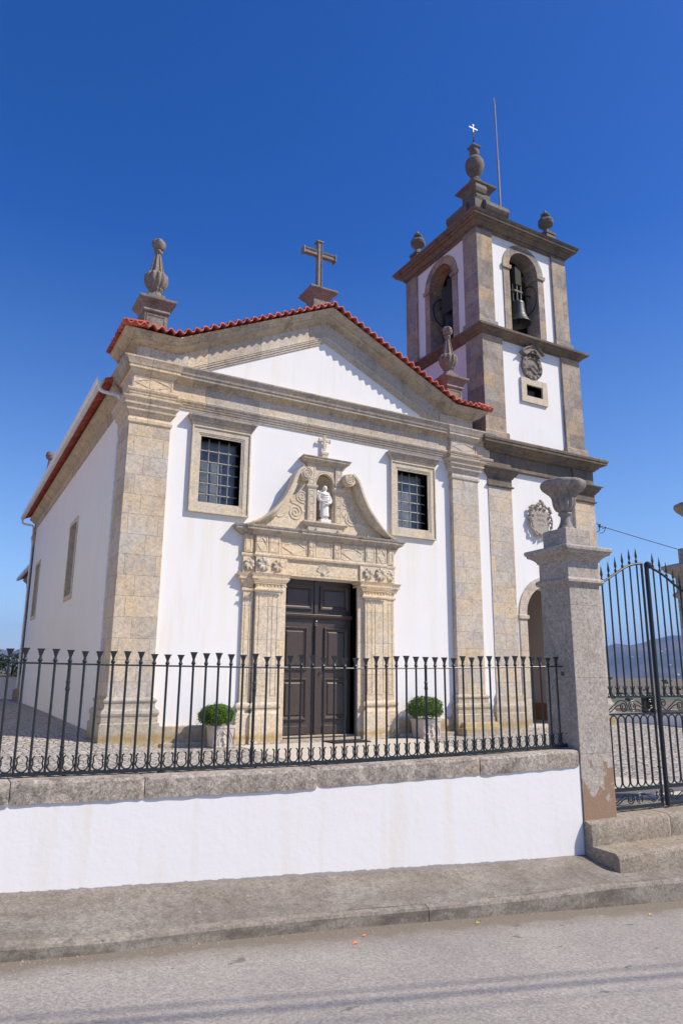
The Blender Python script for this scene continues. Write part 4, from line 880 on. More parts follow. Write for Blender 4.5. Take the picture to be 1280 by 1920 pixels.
m.add([(-.008, -.078, .862), (.008, -.078, .862), (0, -.068, .885), (0, -.088, .858)], [(0, 1, 3), (0, 3, 2), (1, 2, 3), (0, 2, 1)])
for zz, yy in ((.70, -.075), (.64, -.085), (.58, -.10), (.47, -.10)): m.tube(catmull([(-.11, yy*.4, zz+.03), (-.05, yy-.012, zz), (.04, yy-.014, zz-.01), (.11, yy*.4, zz+.02)], 5), .014, 6)
part('figure', m, MARBLE, ST, smooth=True, local=True)
m = MB()
for sx in (-1, 1):
    m.tube(catmull([(sx*.10, .05, .72), (sx*.155, .06, .78), (sx*.16, .06, .68), (sx*.14, .05, .55)], 5), 0, 8, rr=[.03, .036, .04, .042, .042, .042, .04, .038, .035, .032, .03, .028, .024, .02, .016, .012])
part('mantle', m, MARBLE, ST, smooth=True, local=True)
m = MB(); m.tube([(-.16, -.06, .30), (-.155, -.07, .72)]+[(-.155+.035*sin(a*.5)*1.0, -.07, .72+.05*sin(a*.5)+.02*a*.3) for a in (1, 2, 3, 4, 5)], .008, 6); part('crook', m, MARBLE, ST, smooth=True, local=True)

# ------------------------------------------------------------------ bell tower
TW = root('bell_tower', 'square white bell tower with dark granite corners, clock and arched bell openings beside the church', 'bell tower', (7.3, 2.1, 0))
TX0, TX1, TY0, TY1 = 5.24, 9.36, 0.04, 4.10
def arch_wall(m, fn, u0, u1, z0, z1, cu, hw, zs, sill, th, n=16):
    """wall in (u,z) with an arched opening; thickness th; fn(u,z,d)"""
    P = []; 
    def quad(poly): m.prism(poly, fn, 0.0, th)
    quad([(u0, z0), (cu-hw, z0), (cu-hw, z1), (u0, z1)]); quad([(cu+hw, z0), (u1, z0), (u1, z1), (cu+hw, z1)])
    if sill > z0: quad([(cu-hw, z0), (cu+hw, z0), (cu+hw, sill), (cu-hw, sill)])
    for i in range(n):
        a0, a1 = pi-pi*i/n, pi-pi*(i+1)/n
        quad([(cu+hw*cos(a0), zs+hw*sin(a0)), (cu+hw*cos(a1), zs+hw*sin(a1)), (cu+hw*cos(a1), z1), (cu+hw*cos(a0), z1)])
def arch_frame(m, fn, cu, hw, wd, zs, z0, d0, d1, n=22):
    """stone surround: jambs and voussoir ring, from depth d0 to d1 (d1 proud)"""
    m.prism([(cu-hw-wd, z0), (cu-hw, z0), (cu-hw, zs), (cu-hw-wd, zs)], fn, d0, d1); m.prism([(cu+hw, z0), (cu+hw+wd, z0), (cu+hw+wd, zs), (cu+hw, zs)], fn, d0, d1)
    k = len(m.v)
    for i in range(n+1):
        a = pi-pi*i/n
        for r in (hw, hw+wd):
            for d in (d0, d1): m.v.append(tuple(fn(cu+r*cos(a), zs+r*sin(a), d)))
    for i in range(n):
        a = k+4*i; m.f += [(a, a+4, a+5, a+1), (a+2, a+3, a+7, a+6), (a+1, a+5, a+7, a+3), (a, a+2, a+6, a+4)]
FR = lambda y: (lambda u, z, d: (u, y+d, z))
LF = lambda x: (lambda u, z, d: (x+d, u, z))
# lower stage: solid walls with an arched porch opening in front
m = MB(); arch_wall(m, FR(0.10), 5.30, 9.34, -0.3, 7.3, 7.28, 0.83, 3.10, -0.3, 0.55)
m.box(5.30, 5.85, 0.65, 4.05, -0.3, 7.3); m.box(8.79, 9.34, 0.65, 4.05, -0.3, 7.3); m.box(5.85, 8.79, 3.5, 4.05, -0.3, 7.3)
lw = part('lower_wall', m, PW, TW)
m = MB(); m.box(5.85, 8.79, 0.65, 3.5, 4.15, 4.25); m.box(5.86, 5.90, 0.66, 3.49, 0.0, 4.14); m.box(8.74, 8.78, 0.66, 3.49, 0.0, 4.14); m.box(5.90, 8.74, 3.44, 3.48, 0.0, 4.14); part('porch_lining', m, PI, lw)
m = MB(); m.box(5.901, 5.915, 0.67, 3.43, 0.0, 0.62); m.box(8.725, 8.739, 0.67, 3.43, 0.0, 0.62); m.box(5.916, 8.724, 3.425, 3.439, 0.0, 0.62); part('porch_dado', m, DADO, lw)
m = MB(); m.box(5.6, 9.0, -0.1, 3.4, -0.1, 0.12); part('porch_floor', m, PALE, lw)
m = MB(); arch_frame(m, FR(0.10), 7.28, 0.80, 0.28, 3.10, 0.05, 0.35, -0.035); af = part('arch_surround', m, GR, lw, bev=0.006)
m = MB()
for c_ in (7.28-0.80-0.14, 7.28+0.80+0.14): m.rect(c_-0.14, c_+0.14, 0.06, 0.5, [(2.96, 0.0), (2.97, 0.035), (3.06, 0.04), (3.08, 0.0)])
part('impost', m, GR, af)
TB = [(-0.2, 0.11), (0.47, 0.11), (0.49, 0.09), (0.56, 0.09), (0.60, 0.10), (0.66, 0.09), (0.72, 0.05), (0.80, 0.03), (0.90, 0.04), (0.94, 0.03), (0.985, 0.0)]
TCAP = [(6.60, 0.0), (6.61, 0.05), (6.64, 0.06), (6.66, 0.03), (6.67, 0.01), (6.87, 0.01), (6.88, 0.04), (6.93, 0.06), (6.95, 0.10), (7.02, 0.13), (7.03, 0.15), (7.08, 0.16), (7.09, 0.20), (7.12, 0.21), (7.13, 0.10), (7.16, 0.0)]
for x0, x1, y0, y1 in ((5.18, 6.04, -0.02, 0.9), (8.55, 9.42, -0.02, 0.9), (8.55, 9.42, 3.3, 4.16)):
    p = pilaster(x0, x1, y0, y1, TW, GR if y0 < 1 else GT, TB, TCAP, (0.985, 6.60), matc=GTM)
m = MB(); m.rect(5.22, 9.40, 0.02, 4.14, [(7.16, 0.0), (7.17, 0.03), (7.20, 0.03), (7.60, 0.0)]); m.rect(5.18, 9.42, -0.021, 4.16, [(7.60, 0.0), (7.615, 0.05), (7.66, 0.08), (7.68, 0.13), (7.72, 0.15), (7.76, 0.23), (7.78, 0.25), (7.79, 0.32), (7.86, 0.33), (7.87, 0.35), (7.93, 0.36), (7.965, 0.33), (8.02, 0.0)]); part('lower_cornice', m, GTM, TW, smooth=True)
for x0, x1 in ((5.18, 6.04), (8.55, 9.42)):
    m = MB(); m.rect(x0, x1, -0.04, 0.2, [(7.165, 0.0), (7.60, 0.0)]); part('frieze_block', m, GTM, TW)
# clock stage
m = MB(); m.box(5.28, 9.22, 0.12, 0.6, 7.9, 11.35); 
m.v = []; m.f = []
wx0, wx1, wz0, wz1 = 6.93, 7.58, 9.68, 10.04
for b in ((5.28, wx0, 7.9, 11.35), (wx1, 9.20, 7.9, 11.35), (wx0, wx1, 7.9, wz0), (wx0, wx1, wz1, 11.35)): m.box(b[0], b[1], 0.12, 0.6, b[2], b[3])
m.box(5.28, 5.8, 0.6, 4.02, 7.9, 11.35); m.box(8.7, 9.20, 0.6, 4.02, 7.9, 11.35); m.box(5.8, 8.7, 3.5, 4.02, 7.9, 11.35); m.box(5.8, 8.7, 0.6, 3.5, 11.2, 11.3)
cw = part('clock_wall', m, PW, TW)
PB2 = [(7.98, 0.0), (8.0, 0.06), (8.26, 0.06), (8.30, 0.03), (8.31, 0.0)]
for x0, x1, y0, y1 in ((5.24, 6.02, 0.04, 0.80), (8.47, 9.26, 0.04, 0.80), (5.24, 6.02, 3.30, 4.06), (8.47, 9.26, 3.30, 4.06)):
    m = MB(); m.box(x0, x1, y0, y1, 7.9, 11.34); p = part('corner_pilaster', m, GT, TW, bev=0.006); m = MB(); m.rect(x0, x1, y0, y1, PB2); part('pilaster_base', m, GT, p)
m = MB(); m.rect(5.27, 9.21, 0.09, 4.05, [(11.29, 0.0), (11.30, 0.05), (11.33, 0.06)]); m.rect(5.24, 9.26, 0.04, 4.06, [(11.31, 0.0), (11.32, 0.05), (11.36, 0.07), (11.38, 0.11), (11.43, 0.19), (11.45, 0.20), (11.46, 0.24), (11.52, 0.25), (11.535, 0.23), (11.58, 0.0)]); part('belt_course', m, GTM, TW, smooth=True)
m = MB(); f = 0.21
for b in ((wx0-f, wx0, wz0-f, wz1+f), (wx1, wx1+f, wz0-f, wz1+f), (wx0, wx1, wz1, wz1+f), (wx0, wx1, wz0-f, wz0)): m.box(b[0], b[1], 0.055, 0.5, b[2], b[3])
tw_ = part('tower_window', m, GC, TW, bev=0.006); m = MB(); m.box(wx0, wx1, 0.40, 0.41, wz0, wz1); part('pane', m, GLASS, tw_)
# clock
m = MB(); m.lathe([(0.40, 0.0), (0.415, 0.02), (0.415, 0.075), (0.40, 0.09), (0.29, 0.09), (0.275, 0.055), (0.0, 0.055)], (0, 0, 0), 48, cap=False); CKM = Matrix.Translation((7.20, 0.12, 10.65)) @ Matrix.Rotation(pi/2, 4, 'X'); m.xf(CKM)
ck = part('clock', m, GF, TW, smooth=True)
for k in range(12):
    txt = ['XII', 'I', 'II', 'III', 'IIII', 'V', 'VI', 'VII', 'VIII', 'IX', 'X', 'XI'][k]
    cu = bpy.data.curves.new('numeral', 'FONT'); cu.body = txt; cu.size = 0.115; cu.align_x = 'CENTER'; cu.align_y = 'CENTER'; cu.extrude = 0.006
    o = bpy.data.objects.new('numeral', cu); me = bpy.data.meshes.new_from_object(o); bpy.data.objects.remove(o); me.materials.append(BLACKI)
    a = 2*pi*k/12; M = CKM @ Matrix.Rotation(-a, 4, 'Z') @ Matrix.Translation((0, 0.345, 0.094)); me.transform(M)
    o = bpy.data.objects.new('numeral', me); col.objects.link(o); o.parent = ck
for L_, a, wd_ in ((0.24, RD(127), 0.022), (0.35, RD(125-0) if False else RD(124), 0.016), (0.22, RD(-105), 0.026)):
    m = MB(); m.add([(-wd_, -0.05, 0), (wd_, -0.05, 0), (wd_*1.9, L_*0.72, 0), (0, L_, 0), (-wd_*1.9, L_*0.72, 0), (-wd_, -0.05, .012), (wd_, -0.05, .012), (wd_*1.9, L_*0.72, .012), (0, L_, .012), (-wd_*1.9, L_*0.72, .012)],
        [(0, 1, 2, 3, 4), (9, 8, 7, 6, 5), (0, 5, 6, 1), (1, 6, 7, 2), (2, 7, 8, 3), (3, 8, 9, 4), (4, 9, 5, 0)]); m.xf(CKM @ Matrix.Translation((0, 0, 0.105)) @ Matrix.Rotation(-a, 4, 'Z')); part('clock_hand', m, BLACKI, ck)
m = MB()
for k in (-2, -1, 1, 2): a = RD(90-32*k if abs(k) == 1 else 90-26*k*1.0); m.lathe([(0.002, 0), (0.05, 0.02), (0.055, 0.06), (0.002, 0.09)], (0.43*cos(a), 0.43*sin(a), 0.0), 8)
m.xf(CKM); part('clock_boss', m, GF, ck, smooth=True)
m = MB(); P = [(-0.28, 0.33), (-0.47, 0.40), (-0.40, 0.47), (-0.28, 0.55), (-0.12, 0.62), (0.0, 0.79), (0.10, 0.70), (0.24, 0.58), (0.33, 0.50), (0.42, 0.42), (0.27, 0.32), (0.15, 0.42), (-0.15, 0.42)]
m.prism(P, lambda a, b, d: (7.20+a, 0.12-d, 10.65+b), 0.0, 0.16); m.tube([(7.20+a, -0.06, 10.65+b) for a, b in catmull(P[1:10], 3)], 0.03, 6)
m.tube([(7.20-.1, -0.03, 11.05), (7.2-.1, -0.06, 11.12), (7.2, -0.05, 11.18), (7.2+.1, -0.06, 11.12), (7.2+.1, -0.03, 11.05)], 0.022, 6); part('clock_canopy', m, GF, ck, smooth=True)
# bell stage, open arch in each face
BX0, BX1, BY0, BY1 = 5.22, 9.0, 0.10, 3.88; bc = (BX0+BX1)/2; byc = (BY0+BY1)/2
m = MB(); AZ, AH = 13.98, 0.60
arch_wall(m, FR(BY0+0.07), BX0+0.07, BX1-0.07, 11.5, 14.95, bc+0.03, AH, AZ, 11.66, 0.5); arch_wall(m, lambda u, z, d: (u, BY1-0.07-d, z), BX0+0.07, BX1-0.07, 11.5, 14.95, bc+0.03, AH, AZ, 11.66, 0.5)
arch_wall(m, LF(BX0+0.07), BY0+0.57, BY1-0.57, 11.5, 14.95, byc, AH, AZ, 11.66, 0.5); arch_wall(m, lambda u, z, d: (BX1-0.07-d, u, z), BY0+0.57, BY1-0.57, 11.5, 14.95, byc, AH, AZ, 11.66, 0.5)
bw = part('belfry_wall', m, PW, TW)
m = MB(); m.box(BX0+0.5, BX1-0.5, BY0+0.5, BY1-0.5, 14.86, 14.95); part('belfry_ceiling', m, GTM, bw)
for nm, fn, c_, isf in (('f', FR(BY0+0.07), bc+0.03, 1), ('l', LF(BX0+0.07), byc, 0), ('b', lambda u, z, d: (u, BY1-0.07-d, z), bc+0.03, 0), ('r', lambda u, z, d: (BX1-0.07-d, u, z), byc, 0)):
    m = MB(); arch_frame(m, fn, c_, AH-0.006, 0.26, AZ, 11.56, 0.505, -0.03)
    o = part('arch_surround', m, GT, bw, bev=0.005); m = MB()
    for cc in (c_-AH-0.12, c_+AH+0.12):
        a0, a1 = cc-0.155, cc+0.155
        m.prism([(a0, AZ-0.13), (a1, AZ-0.13), (a1+0.01, AZ-0.12), (a1+0.03, AZ-0.03), (a1+0.03, AZ), (a0-0.03, AZ), (a0-0.03, AZ-0.03), (a0-0.01, AZ-0.12)], fn, 0.46, -0.075)
    part('impost', m, GT, o, bev=0.004)
m = MB(); m.box(bc-0.7, bc+0.7, BY1-0.40, BY1-0.34, 12.25, 14.7); part('timber_screen', m, YOKE, bw); m = MB(); m.box(BX1-0.40, BX1-0.34, byc-0.7, byc+0.7, 11.6, 14.7); part('timber_screen', m, YOKE, bw)
m = MB(); m.box(BX0+0.5, BX1-0.5, byc-0.1, byc+0.1, 13.55, 13.75); m.box(bc-0.1, bc+0.1, BY0+0.5, BY1-0.5, 13.76, 13.94); part('bell_frame', m, YOKE, bw)
PB3 = [(11.5, 0.0), (11.55, 0.055), (11.80, 0.055), (11.84, 0.02), (11.85, 0.0)]
for x0, x1, y0, y1 in ((BX0, BX0+0.62, BY0, BY0+0.66), (BX1-0.62, BX1, BY0, BY0+0.66), (BX0, BX0+0.62, BY1-0.62, BY1), (BX1-0.62, BX1, BY1-0.62, BY1)):
    m = MB(); m.box(x0, x1, y0, y1, 11.5, 14.92); p = part('corner_pilaster', m, GT, TW, bev=0.006); m = MB(); m.rect(x0, x1, y0, y1, PB3); part('pilaster_base', m, GT, p)
m = MB(); m.rect(BX0+0.02, BX1-0.02, BY0+0.02, BY1-0.02, [(14.86, 0.0), (14.87, 0.03), (14.98, 0.03)])
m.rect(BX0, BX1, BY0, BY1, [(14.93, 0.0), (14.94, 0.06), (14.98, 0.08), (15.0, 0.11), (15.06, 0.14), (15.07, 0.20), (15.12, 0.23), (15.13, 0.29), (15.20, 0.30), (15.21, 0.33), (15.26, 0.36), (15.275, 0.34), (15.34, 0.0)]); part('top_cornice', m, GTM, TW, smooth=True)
# roof mass, corner piece with rolled parapets, pinnacles
m = MB(); m.rect(BX0+0.1, BX1-0.1, BY0+0.1, BY1-0.1, [(15.3, 0), (15.5, 0), (16.1, -1.3)]); part('tower_roof', m, GTM, TW)
rc = MB(); fx, fy = 5.28, 0.16
rc.box(fx-0.02, fx+0.30, fy-0.02, fy+0.30, 15.30, 15.98)
cp_ = part('corner_block', rc, GFT, TW, bev=0.01)
PR = [(-0.02, 15.30), (0.06, 15.33), (0.04, 15.46), (-0.10, 15.62), (-0.16, 15.76), (-0.14, 15.90), (-0.02, 16.01), (0.14, 16.03), (0.30, 15.95), (0.34, 15.80), (0.30, 15.60), (0.30, 15.30)]
m = MB(); m.prism([(fy+a, b) for a, b in PR], lambda a, b, d: (d, a, b), fx+0.31, fx+1.28); part('parapet_roll', m, GFT, cp_, smooth=True, bev=0.05)
m = MB(); m.prism([(fx+a, b) for a, b in PR], lambda a, b, d: (a, d, b), fy+0.31, fy+1.28); part('parapet_roll', m, GFT, cp_, smooth=True, bev=0.05)
m = MB(); px, py = 5.62, 0.50
m.rect(px-0.27, px+0.27, py-0.27, py+0.27, [(15.9, 0.04), (16.36, 0.04), (16.38, 0.08), (16.44, 0.12), (16.48, 0.20), (16.53, 0.21), (16.54, 0.19), (16.60, -0.04)])
m.rect(px-0.30, px-0.02, py-0.36, py-0.02, [(15.95, 0), (16.05, 0.03), (16.14, 0.02), (16.17, 0.06), (16.30, 0.10), (16.42, 0.08), (16.5, 0.02)])
m.rect(px-0.12, px+0.12, py-0.12, py+0.12, [(16.58, 0.06), (16.72, 0.05), (16.80, 0.0)])
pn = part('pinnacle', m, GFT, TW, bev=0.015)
m = MB(); m.lathe([(0.17, 16.78), (0.19, 16.84), (0.19, 16.90), (0.13, 16.96), (0.12, 17.02), (0.18, 17.12), (0.275, 17.28), (0.31, 17.45), (0.29, 17.60), (0.20, 17.74), (0.13, 17.80), (0.12, 17.82), (0.155, 17.88), (0.165, 17.96), (0.14, 18.05), (0.10, 18.08)], (px, py, 0), 28)
m.rect(px-0.11, px+0.11, py-0.11, py+0.11, [(18.07, 0.0), (18.13, 0.05), (18.17, 0.05), (18.26, -0.09)]); part('pinnacle_vase', m, GFT, pn, smooth=True)
def small_pin(cx, cy):
    m = MB(); z = 15.30
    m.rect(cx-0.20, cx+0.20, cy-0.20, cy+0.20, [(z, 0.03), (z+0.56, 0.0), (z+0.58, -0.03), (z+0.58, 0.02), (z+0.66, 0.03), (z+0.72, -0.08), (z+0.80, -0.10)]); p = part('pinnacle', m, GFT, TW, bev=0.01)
    m = MB(); m.lathe([(0.10, z+0.78), (0.08, z+0.86), (0.12, z+0.92), (0.235, z+1.03), (0.255, z+1.13), (0.215, z+1.22), (0.09, z+1.29), (0.08, z+1.32), (0.14, z+1.36), (0.145, z+1.42), (0.08, z+1.48)], (cx, cy, 0), 16, 4, 0.10)
    m.lathe([(0.08, z+1.46), (0.09, z+1.49), (0.002, z+1.62)], (cx, cy, 0), 4, rot=pi/4); part('pinnacle_vase', m, GFT, p, smooth=True)
small_pin(BX1-0.38, BY0+0.36); small_pin(BX0+0.32, BY1-0.32); small_pin(BX1-0.34, BY1-0.34)
# carved coat of arms on the lower stage
m = MB(); cz = 5.84; cxx = 7.14
def sh(a, b, d): return (cxx+a*1.16, 0.10-d, cz+b)
P = catmull([(-0.27, 0.26), (-0.30, 0.05), (-0.28, -0.2), (-0.16, -0.38), (0.0, -0.46), (0.16, -0.38), (0.28, -0.2), (0.30, 0.05), (0.26, 0.24), (0.1, 0.32), (-0.12, 0.32), (-0.27, 0.26)], 3)
m.prism(P[:-1], sh, 0.0, 0.10); arms = part('coat_of_arms', m, GAR, TW, bev=0.02)
m = MB()
for s_ in (-1, 1):
    for pts, r in (([(0.05, 0.42), (0.2, 0.40), (0.32, 0.28), (0.30, 0.12), (0.24, 0.10)], .045), ([(0.30, 0.15), (0.38, 0.02), (0.30, -0.06), (0.36, -0.02)], .042), ([(0.33, -0.02), (0.36, -0.18), (0.26, -0.36), (0.12, -0.46), (0.04, -0.43)], .05), ([(0.27, 0.25), (0.36, 0.33), (0.27, 0.40)], .035), ([(0.16, 0.30), (0.05, 0.36), (0, 0.33)], .04)):
        C_ = catmull(pts, 4); m.tube([sh(s_*a, b, 0.10+0.02*sin(i)) for i, (a, b) in enumerate(C_)], 0, 6, rr=[r*(0.75+0.35*sin(i*1.9)) for i in range(len(C_))])
for a, b, r in ((-0.06, 0.46, .06), (0.04, 0.50, .07), (0.0, 0.56, .05), (-0.12, 0.42, .05), (0.12, 0.43, .05), (-0.31, 0.32, .05), (0.34, 0.25, .04), (-0.36, 0.0, .05), (-0.05, -0.44, .05)):
    q = MB(); q.lathe([(0.002, -r), (r*0.8, -r*0.6), (r, 0), (r*0.8, r*0.6), (0.002, r)], sh(a, b, 0.12), 8); m.add(q.v, q.f)
part('arms_scrollwork', m, GAR, arms, smooth=True)
for i, line in enumerate(('ANNO', 'DEMEL', 'ICTI')):
    cu = bpy.data.curves.new('inscription', 'FONT'); cu.body = line; cu.size = 0.115; cu.align_x = 'CENTER'; cu.align_y = 'CENTER'; cu.extrude = 0.003
    o = bpy.data.objects.new('t', cu); me = bpy.data.meshes.new_from_object(o); bpy.data.objects.remove(o); me.materials.append(GF)
    me.transform(Matrix.Translation((cxx, 0.0, cz+0.13-0.15*i)) @ Matrix.Rotation(pi/2, 4, 'X')); o = bpy.data.objects.new('inscription', me); col.objects.link(o); o.parent = arms
# weather vane and lightning rod
WV = root('weather_vane', 'thin iron weather vane with white cross on the tallest tower pinnacle', 'weather vane', (px, py, 18.24))
m = MB(); m.tube([(0, 0, 0), (0, 0, 0.52)], 0.014, 6); m.lathe([(0.012, 0.16), (0.035, 0.18), (0.012, 0.20)], (0, 0, 0), 8); part('vane_rod', m, BLACKI, WV, local=True)
m = MB(); ud = Vector((0.80, 0.6, 0)).normalized()
P = [(0.08, 0.50), (-0.24, 0.36), (-0.12, 0.39), (-0.10, 0.33), (-0.24, 0.18), (-0.05, 0.28), (0.03, 0.36)]
m.prism(P, lambda a, b, d: (ud.x*a-ud.y*d, ud.y*a+ud.x*d, b), -0.006, 0.006); part('vane_flag', m, BLACKI, WV, local=True)
m = MB(); m.box(-0.014, 0.014, -0.012, 0.012, 0.50, 0.80); m.box(-0.17, 0.17, -0.0121, 0.0121, 0.635, 0.675); m.box(-0.035, 0.035, -0.013, 0.013, 0.77, 0.80); part('vane_cross', m, ZINCL, WV, local=True)
LR = root('lightning_rod', 'tall thin lightning rod standing on the tower roof behind the pinnacle', 'lightning rod', (7.12, 1.0, 16.0))
m = MB(); m.tube([(0, 0, -0.6), (-0.015, 0, 2.6)], 0.034, 8); m.tube([(-0.015, 0, 2.6), (-0.04, 0, 4.95)], 0.024, 8); m.lathe([(0.04, 2.55), (0.042, 2.65)], (-0.015, 0, 0), 8); part('mast', m, ZINC, LR, local=True, smooth=True)
m = MB(); m.tube([(-0.04, 0, 4.9), (-0.04, 0, 5.22)], 0.012, 6)
for a in range(4): m.tube([(-0.04, 0, 4.93), (-0.04+0.09*cos(a*pi/2+.5), 0.09*sin(a*pi/2+.5), 5.10)], 0.010, 6)
part('rod_tips', m, ZINC, LR, local=True)
# bells
def bell(x, y, z, s, rz, label):
    B = root('bell', label, 'bell', (x, y, z), rz=rz, group='bells in the tower')
    m = MB(); m.lathe([(0.0, 0.0), (0.12, 0.0), (0.20, -0.02), (0.235, -0.06), (0.25, -0.12), (0.252, -0.13), (0.26, -0.135), (0.26, -0.15), (0.255, -0.16), (0.265, -0.35), (0.285, -0.50), (0.292, -0.51), (0.29, -0.54), (0.33, -0.66), (0.36, -0.72), (0.365, -0.73), (0.372, -0.76), (0.42, -0.84), (0.455, -0.88), (0.46, -0.90), (0.44, -0.905), (0.36, -0.80), (0.27, -0.55), (0.22, -0.2), (0.1, -0.08), (0.0, -0.07)], (0, 0, 0), 40, cap=False)
    m.v = [(a*s, b*s, c*s) for a, b, c in m.v]; part('bell_body', m, BRONZE, B, smooth=True, local=True)
    m = MB()
    for i in (-1.5, -0.5, 0.5, 1.5): m.tube([(i*0.075, 0.05*(-1)**int(i+2), -0.02), (i*0.085, 0.05*(-1)**int(i+2), 0.62)], 0.018, 6); m.lathe([(0.03, -0.02), (0.03, 0.03)], (i*0.075, 0.05*(-1)**int(i+2), 0), 6)
    m.tube([(-0.17, -0.07, 0.32), (0.17, -0.07, 0.32)], 0.014, 6); m.tube([(-0.17, -0.06, 0.36), (0.17, -0.06, 0.36)], 0.010, 6); part('bell_hanger', m, IRONR, B, local=True, smooth=True)
    m = MB(); m.box(-0.42, 0.10, 0.30, 0.34, -0.2, 0.75); m.box(-0.13, 0.13, -0.09, 0.09, 0.55, 1.2); m.tube([(-0.62, 0.03, 0.36), (0.62, 0.03, 0.36)], 0.03, 8); part('bell_yoke', m, YOKE, B, local=True, bev=0.01)
    m = MB(); m.tube([(0, 0, -0.1), (0, 0, -0.85*s)], 0.02, 6); m.lathe([(0.01, -0.98*s), (0.06, -0.93*s), (0.06, -0.86*s), (0.01, -0.82*s)], (0, 0, 0), 10); m.tube([(0, 0, -0.95*s), (0.02, 0.02, -1.35)], 0.006, 5); part('clapper', m, BLACKI, B, local=True)
    m = MB(); m.tube([(0.42+0.0, 0.55*cos(2*pi*i/28)*0.8, 0.12+0.55*sin(2*pi*i/28)*0.9) for i in range(28)], 0.022, 6, closed=True); part('bell_wheel', m, BLACKI, B, local=True)
    return B
bell(bc+0.02, BY0+0.36, 13.04, 0.86, 0.0, 'bronze bell hanging in the sunlit front arch above the clock')
bell(BX0+0.50, byc+0.0, 13.04, 0.80, pi/2, 'dark bell hanging in the shaded left arch of the tower')

# ------------------------------------------------------------------ boundary wall with coping and iron railing
BWL = root('boundary_wall', 'low white plastered street wall with weathered granite coping', 'wall', (-6.0, -9.2, 0))
m = MB(); xs_ = [-16+0.25*i for i in range(56)]+[-2.285]; k = 0
def cT(x): return zr(x)-0.762
for x in xs_:
    a = LY(x)
    m.v += [(x, a-0.157, pv(x)-0.25), (x, a-0.157, cT(x)-0.13), (x, a+0.14, cT(x)-0.13), (x, a+0.14, pv(x)-0.25)]
n_ = len(xs_)
for i in range(n_-1):
    for j in range(3): q = 4*i+j; m.f.append((q, q+4, q+5, q+1))
m.f.append((0, 1, 2, 3)); m.f.append(tuple(4*(n_-1)+j for j in (3, 2, 1, 0)))
part('wall_panel', m, PB, BWL)
st = [-16, -14.6, -13.4, -12.0, -10.6, -9.4, -8.3, -7.1, -6.24, -4.93, -3.4, -2.29]
for a, b in zip(st[:-1], st[1:]):
    m = MB(); nn_ = 40; rnd = random.Random(int(a*100)); off = rnd.uniform(-0.006, 0.006)
    ph = [rnd.uniform(0, 6) for _ in range(8)]
    for i in range(nn_+1):
        x = a+0.003+(b-a-0.006)*i/nn_; e_ = min(1, max(0, min(x-a, b-x)-0.003)/0.012); y = LY(x)+off; z = cT(x)+off*0.6
        j1 = 0.0012*sin(x*31+ph[0])+rnd.uniform(-.0006, .0006); j2 = 0.002*sin(x*23+ph[2])+rnd.uniform(-.0015, .0015)
        q = 0.006*(1-e_)
        m.v += [(x, y-0.13, z-0.150+j2), (x, y-0.168+j1+q, z-0.148+j2), (x, y-0.172+j1+q, z-0.075), (x, y-0.171+j1+q, z-0.022-q), (x, y-0.162+j1, z-0.007-q+j1*.5), (x, y-0.145, z-0.001-q), (x, y+0.14, z), (x, y+0.17, z-0.02), (x, y+0.17, z-0.15)]
    for i in range(nn_):
        for j in range(8): q = 9*i+j; m.f.append((q, q+9, q+10, q+1))
    m.f.append(tuple(range(9))); m.f.append(tuple(9*nn_+j for j in reversed(range(9))))
    part('coping_stone', m, GK, BWL, smooth=True)
RL = root('iron_railing', 'dark green wrought iron railing with flared bar heads on the boundary wall', 'railing', (-6.0, LY(-6.0), cT(-6.0)))
rx_ = [-16+0.5*i for i in range(28)]+[-2.235]
m = MB(); m.tube([(x, LY(x), zr(x)) for x in rx_], 0.0075, 6); part('top_rail', m, IRON, RL)
m = MB(); m.sweep([(x, zr(x)-0.742) for x in rx_], [(0.018, -0.011), (0.018, 0.011), (-0.018, 0.011), (-0.018, -0.011)], lambda a, b, d: (a, LY(a)-d, b)); part('bottom_rail', m, IRON, RL)
def bar_mesh(r, thick=False):
    m = MB(); m.tube([(0, 0, -0.735), (0, 0, 0.03)], r, 8)
    if thick:
        for z in (-0.60, -0.16): m.lathe([(r, z-.03), (r+.004, z-.02), (r+.005, z-.012), (r+.001, z), (r+.001, z+.03), (r+.006, z+.036), (r, z+.045)], (0, 0, 0), 10)
    return m
bm0 = bar_mesh(0.0090).mesh('bar', IRON, True); bm1 = bar_mesh(0.0125, True).mesh('bar', IRON, True)
m = MB(); m.lathe([(0.008, 0.008), (0.015, 0.014), (0.017, 0.022), (0.013, 0.030), (0.010, 0.036)], (0, 0, 0), 10)
def hd(z, a, b): return [(-a, -b, z), (a, -b, z), (a, b, z), (-a, b, z)]
k = len(m.v); L5 = [(0.034, .009, .009), (0.048, .008, .008), (0.066, .014, .010), (0.084, .020, .012), (0.095, .0265, .013), (0.098, .0265, .013), (0.094, .020, .009)]
for z, a, b in L5: m.v += hd(z, a, b)
for i in range(len(L5)-1):
    for j in range(4): q = k+4*i; m.f.append((q+j, q+(j+1) % 4, q+4+(j+1) % 4, q+4+j))
m.f.append(tuple(k+4*(len(L5)-1)+j for j in range(4)))
hm = m.mesh('bar_head', IRON, True)
sp_ = 0.0988
def u_mesh():
    m = MB(); P = [(.030, .112), (.020, .104), (.016, .088), (.020, .068), (.0155, .050), (.0135, .040), (.020, .024), (.033, .012), (sp_/2, .008)]
    P = catmull([(a, b) for a, b in P]+[(sp_-a, b) for a, b in reversed(P[:-1])], 3); m.tube([(a, 0, b) for a, b in P], 0.0058, 5); return m
um = u_mesh().mesh('scroll', IRON, True)
bars = [-2.335-sp_*i for i in range(70)]
posts = [-6.753, -5.367, -3.802, -8.14, -9.5]; feet = [-6.088, -4.768, -3.505, -7.45, -8.8]
RI = Vector(RL.location)
